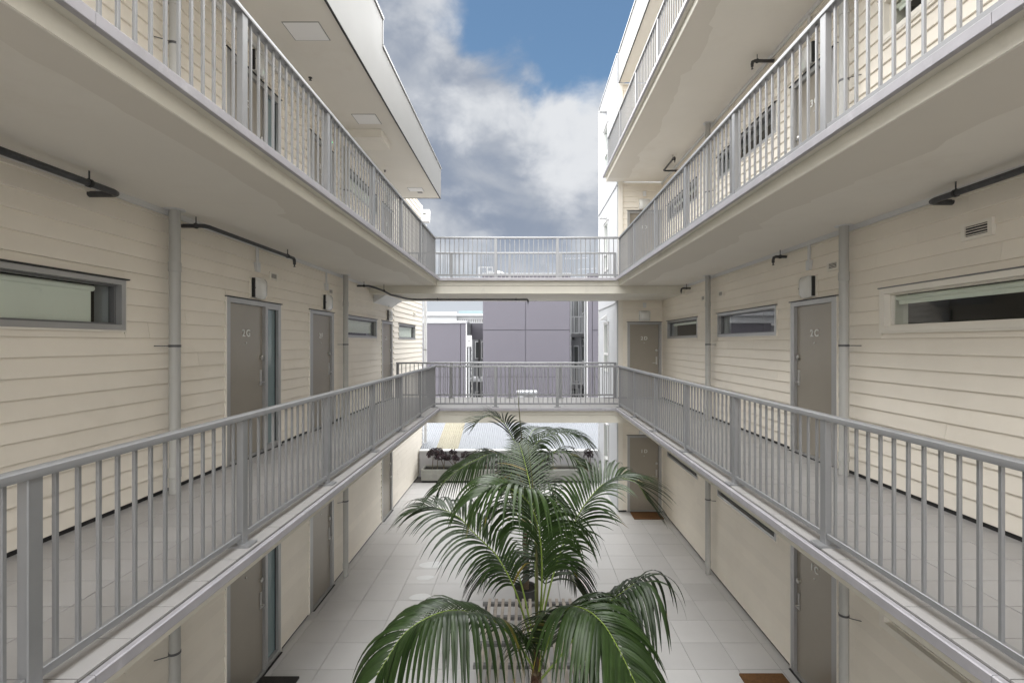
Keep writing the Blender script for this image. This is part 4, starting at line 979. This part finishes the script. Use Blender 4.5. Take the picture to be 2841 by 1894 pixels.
# ------------------------------------------------------------------ purple apartment building beyond
def purple():
    b = thing('purple_building', (0, 27, 0), 'dusty purple panelled apartment building with recessed balconies', 'building')
    Y = 26.0; zl = [-.3, .24, 2.74, 5.23, 7.72, 8.25]
    def panels(x0, x1, zs, y, vj=()):
        build('wall', MB().box(x0 + .02, x1 - .02, y + .03, y + 1.5, zs[0], zs[-1] - .01), 'purple_dark', b)
        xs = [x0] + list(vj) + [x1]
        for a, c in zip(zs, zs[1:]):
            for p, q in zip(xs, xs[1:]):
                build('cladding_panel', MB().box(p + .018, q - .018, y, y + .0295, a + .022, c - .022), 'purple', b)
    panels(-2.21, 2.47, zl[:5], Y, (.09,))
    for k in range(3): build('parapet_board', MB().box(-2.23, 2.49, Y - .02 + .008 * k, Y + .03, 7.72 + k * .17, 7.72 + k * .17 + .165), 'purple_dark', b)
    build('capping', MB().box(-2.26, 2.52, Y - .05, Y + .3, 8.235, 8.27), 'far_grey', b)
    # lower left bay
    panels(-5.6, -3.38, [-.3, .24, 2.74, 5.60], Y); build('corner_post', MB().box(-3.37, -3.10, Y - .004, Y + .03, -.3, 5.60), 'purple', b)
    build('white_edge', MB().box(-3.099, -3.055, Y - .01, Y + .05, -.3, 5.70), 'white', b)
    build('capping', MB().box(-5.65, -3.05, Y - .06, Y + .3, 5.61, 5.74), 'far_grey', b)
    for k in range(40):
        z = -.3 + k * .15
        build('side_board', MB().box(-3.10, -3.08 + .012 * (k % 2), Y + .06, 28.6, z, z + .143), 'slate_board', b)
    build('gable_infill', MB().box(-3.05, -2.2, 28.2, 28.5, 4.75, 5.70), 'purple_dark', b)
    build('recess_wall', MB().box(-3.1, -2.2, 29.2, 29.4, -.3, 4.76), 'slate_board', b)
    for z in (-.1, 2.9):
        for x in (-2.92, -2.55):
            w = build('window', MB().box(x, x + .26, 29.14, 29.2, z + .7, z + 1.75), 'white', b); build('pane', MB().box(x + .04, x + .22, 29.12, 29.139, z + .75, z + 1.70), 'glass_dark', w)
    for z in (2.55,):
        build('balcony_slab', MB().box(-3.05, -2.2, 27.0, 29.1, z - .15, z), 'far_grey', b)
    for z in (2.55, -.2):
        build('balcony_rail', MB().box(-3.04, -2.22, 27.0, 27.04, z + .93, z + .98), 'far_white', b)
        for k in range(5): build('baluster', MB().box(-2.98 + k * .17, -2.955 + k * .17, 27.0, 27.03, z, z + .93), 'far_white', b)
    mb = MB(); mb.box(-3.06, -2.80, Y - .02, Y + .22, 4.35, 4.95); rh = build('rainhead', mb, 'white', b)
    mb = MB(); mb.tube([(-2.93, Y - .0205, 4.66), (-2.93, Y - .035, 4.66)], .04, 10); build('overflow_hole', mb, 'steel_dark', rh)
    build('downpipe', MB().tube([(-2.95, Y + .08, -.3), (-2.95, Y + .08, 4.36)], .05, 10), 'far_white', b)
    build('column', MB().box(-2.56, -2.46, 27.3, 27.4, -.3, 4.74), 'black', b)
    # right recess and bay
    X = 3.40
    build('recess_wall', MB().box(2.45, X + .2, 29.2, 29.4, -.3, 8.2), 'slate_board', b)
    for zf in (-.3, 2.20, 5.05):
        for x in (2.58, 2.98):
            w = build('door', MB().box(x, x + .30, 29.13, 29.2, zf + .05, zf + 2.2), 'far_white', b); build('pane', MB().box(x + .04, x + .26, 29.11, 29.129, zf + .1, zf + 2.12), 'glass_dark', w)
        build('balcony_slab', MB().box(2.48, X, 27.2, 29.1, zf - .18, zf), 'steel_dark', b)
        build('balcony_rail', MB().box(2.50, X - .12, 27.2, 27.24, zf + .94, zf + .99), 'far_white', b); build('balcony_rail', MB().box(2.50, X - .12, 27.2, 27.24, zf + .05, zf + .09), 'far_white', b)
        for k in range(6): build('baluster', MB().box(2.54 + k * .14, 2.565 + k * .14, 27.2, 27.23, zf + .09, zf + .94), 'far_white', b)
        build('bracket', MB().box(2.70, 2.85, 27.4, 28.6, zf - .34, zf - .181), 'black', b)
    build('stack_pipe', MB().tube([(2.60, 27.1, -.3), (2.60, 27.1, 8.2)], .035, 8), 'far_grey', b)
    for k in range(56):
        z = -.3 + k * .15
        build('side_board', MB().box(X - .02 + .012 * (k % 2), X + .01, Y + .06, 28.8, z, z + .14), 'slate_board', b)
    for z in (.3, 2.9, 5.6):
        w = build('window', MB().box(X - .06, X - .021, 26.9, 27.9, z + .6, z + 1.9), 'far_white', b); build('pane', MB().box(X - .075, X - .061, 27.0, 27.8, z + .66, z + 1.84), 'glass_dark', w)
    build('downpipe', MB().tube([(X - .09, Y + .35, -.3), (X - .09, Y + .35, 8.2)], .055, 10), 'far_white', b)
    build('white_edge', MB().box(X - .045, X, Y - .01, Y + .05, -.3, 8.25), 'white', b)
    build('corner_post', MB().box(X + .001, X + .24, Y - .004, Y + .03, -.3, 8.25), 'purple', b)
    panels(X + .25, 5.2, [-.3, .24, 2.74, 5.23, 8.25], Y)
    build('louvre_box', MB().box(X - .02, 4.15, Y - .02, Y + .5, 7.7, 8.26), 'purple_dark', b)
purple()
def antenna():
    x, y = 2.95, 27.6; t = thing('tv_antenna', (x, y, 8.2), 'spindly television antenna behind the upper footbridge railing', 'antenna')
    build('mast', MB().tube([(x, y, 5.0), (x, y, 9.45)], .012, 6), 'far_grey', t)
    build('boom', MB().tube([(x - .65, y, 9.30), (x + .65, y, 9.36)], .008, 6), 'far_grey', t); build('boom', MB().tube([(x + .1, y, 8.70), (x + 1.15, y, 8.78)], .008, 6), 'far_grey', t)
    for k in range(9): build('element', MB().tube([(x - .6 + k * .15, y - .3, 9.31), (x - .6 + k * .15, y + .3, 9.42)], .006, 5), 'far_grey', t)
    for k in range(7): build('element', MB().tube([(x + .2 + k * .15, y - .2, 8.72), (x + .2 + k * .15, y + .2, 8.80)], .006, 5), 'far_grey', t)
    build('stay_wire', MB().tube([(x, y, 8.5), (x + .9, y, 7.9)], .006, 5), 'far_grey', t)
antenna()
ac = thing('air_conditioner', (-2.1, 27.6, 8.2), 'white rooftop air conditioner frame on the purple building', 'air conditioner')
for (x0, x1) in ((-2.55, -2.50), (-2.1, -2.05), (-1.78, -1.73)): build('frame_post', MB().box(x0, x1, 27.4, 27.45, 7.2, 8.78), 'far_white', ac)
build('frame_bar', MB().box(-2.55, -1.73, 27.4, 27.45, 8.781, 8.83), 'far_white', ac); build('unit_casing', MB().box(-2.05, -1.78, 27.46, 27.9, 7.2, 8.6), 'far_white', ac)
mb = MB(); mb.lathe([(.42, 0), (.42, .3), (.36, .5), (.2, .62), (.05, .66)], (-1.45, 27.8, 8.0), 18); dm = thing('roof_cowl', (-1.45, 27.8, 7.2), 'grey domed ventilator cowl next to the rooftop air conditioner', 'vent')
build('dome', mb, 'far_grey', dm, smooth=True); build('flue', MB().tube([(-1.45, 27.8, 7.0), (-1.45, 27.8, 8.05)], .3, 14), 'far_grey', dm)
rv = thing('roof_ventilator', (.12, 21.6, 2.0), 'low white ventilator box on the ridge of the corrugated roof', 'vent')
build('casing', MB().box(-.28, .56, 21.3, 21.9, 1.95, 2.36), 'far_white', rv); build('louvre_opening', MB().box(-.02, .50, 21.27, 21.299, 2.02, 2.24), 'alu_dark', rv); build('lid', MB().box(-.32, .60, 21.25, 21.95, 2.361, 2.42), 'far_grey', rv)
fb = thing('far_warehouse', (-12, 75, 0), 'distant long white building with a row of tiny windows', 'building')
build('wall', MB().box(-40, 10, 70, 90, -.3, 8.4), 'far_white', fb)
build('parapet', MB().box(-40, -9.6, 69.6, 69.9, 7.3, 9.0), 'far_white', fb)
build('roof', MB().box(-40, 10, 69.2, 92, 8.41, 8.7), 'far_grey', fb)
build('upper_glazing', MB().box(-9.5, -3, 71, 80, 8.71, 9.25), 'frosted', fb)
build('eave', MB().box(-40, 10, 69.0, 69.99, 7.0, 7.25), 'white', fb)
for k in range(22): build('window', MB().box(-11.2 + k * .32, -11.0 + k * .32, 69.95, 69.99, 7.5, 7.95), 'alu_dark', fb)
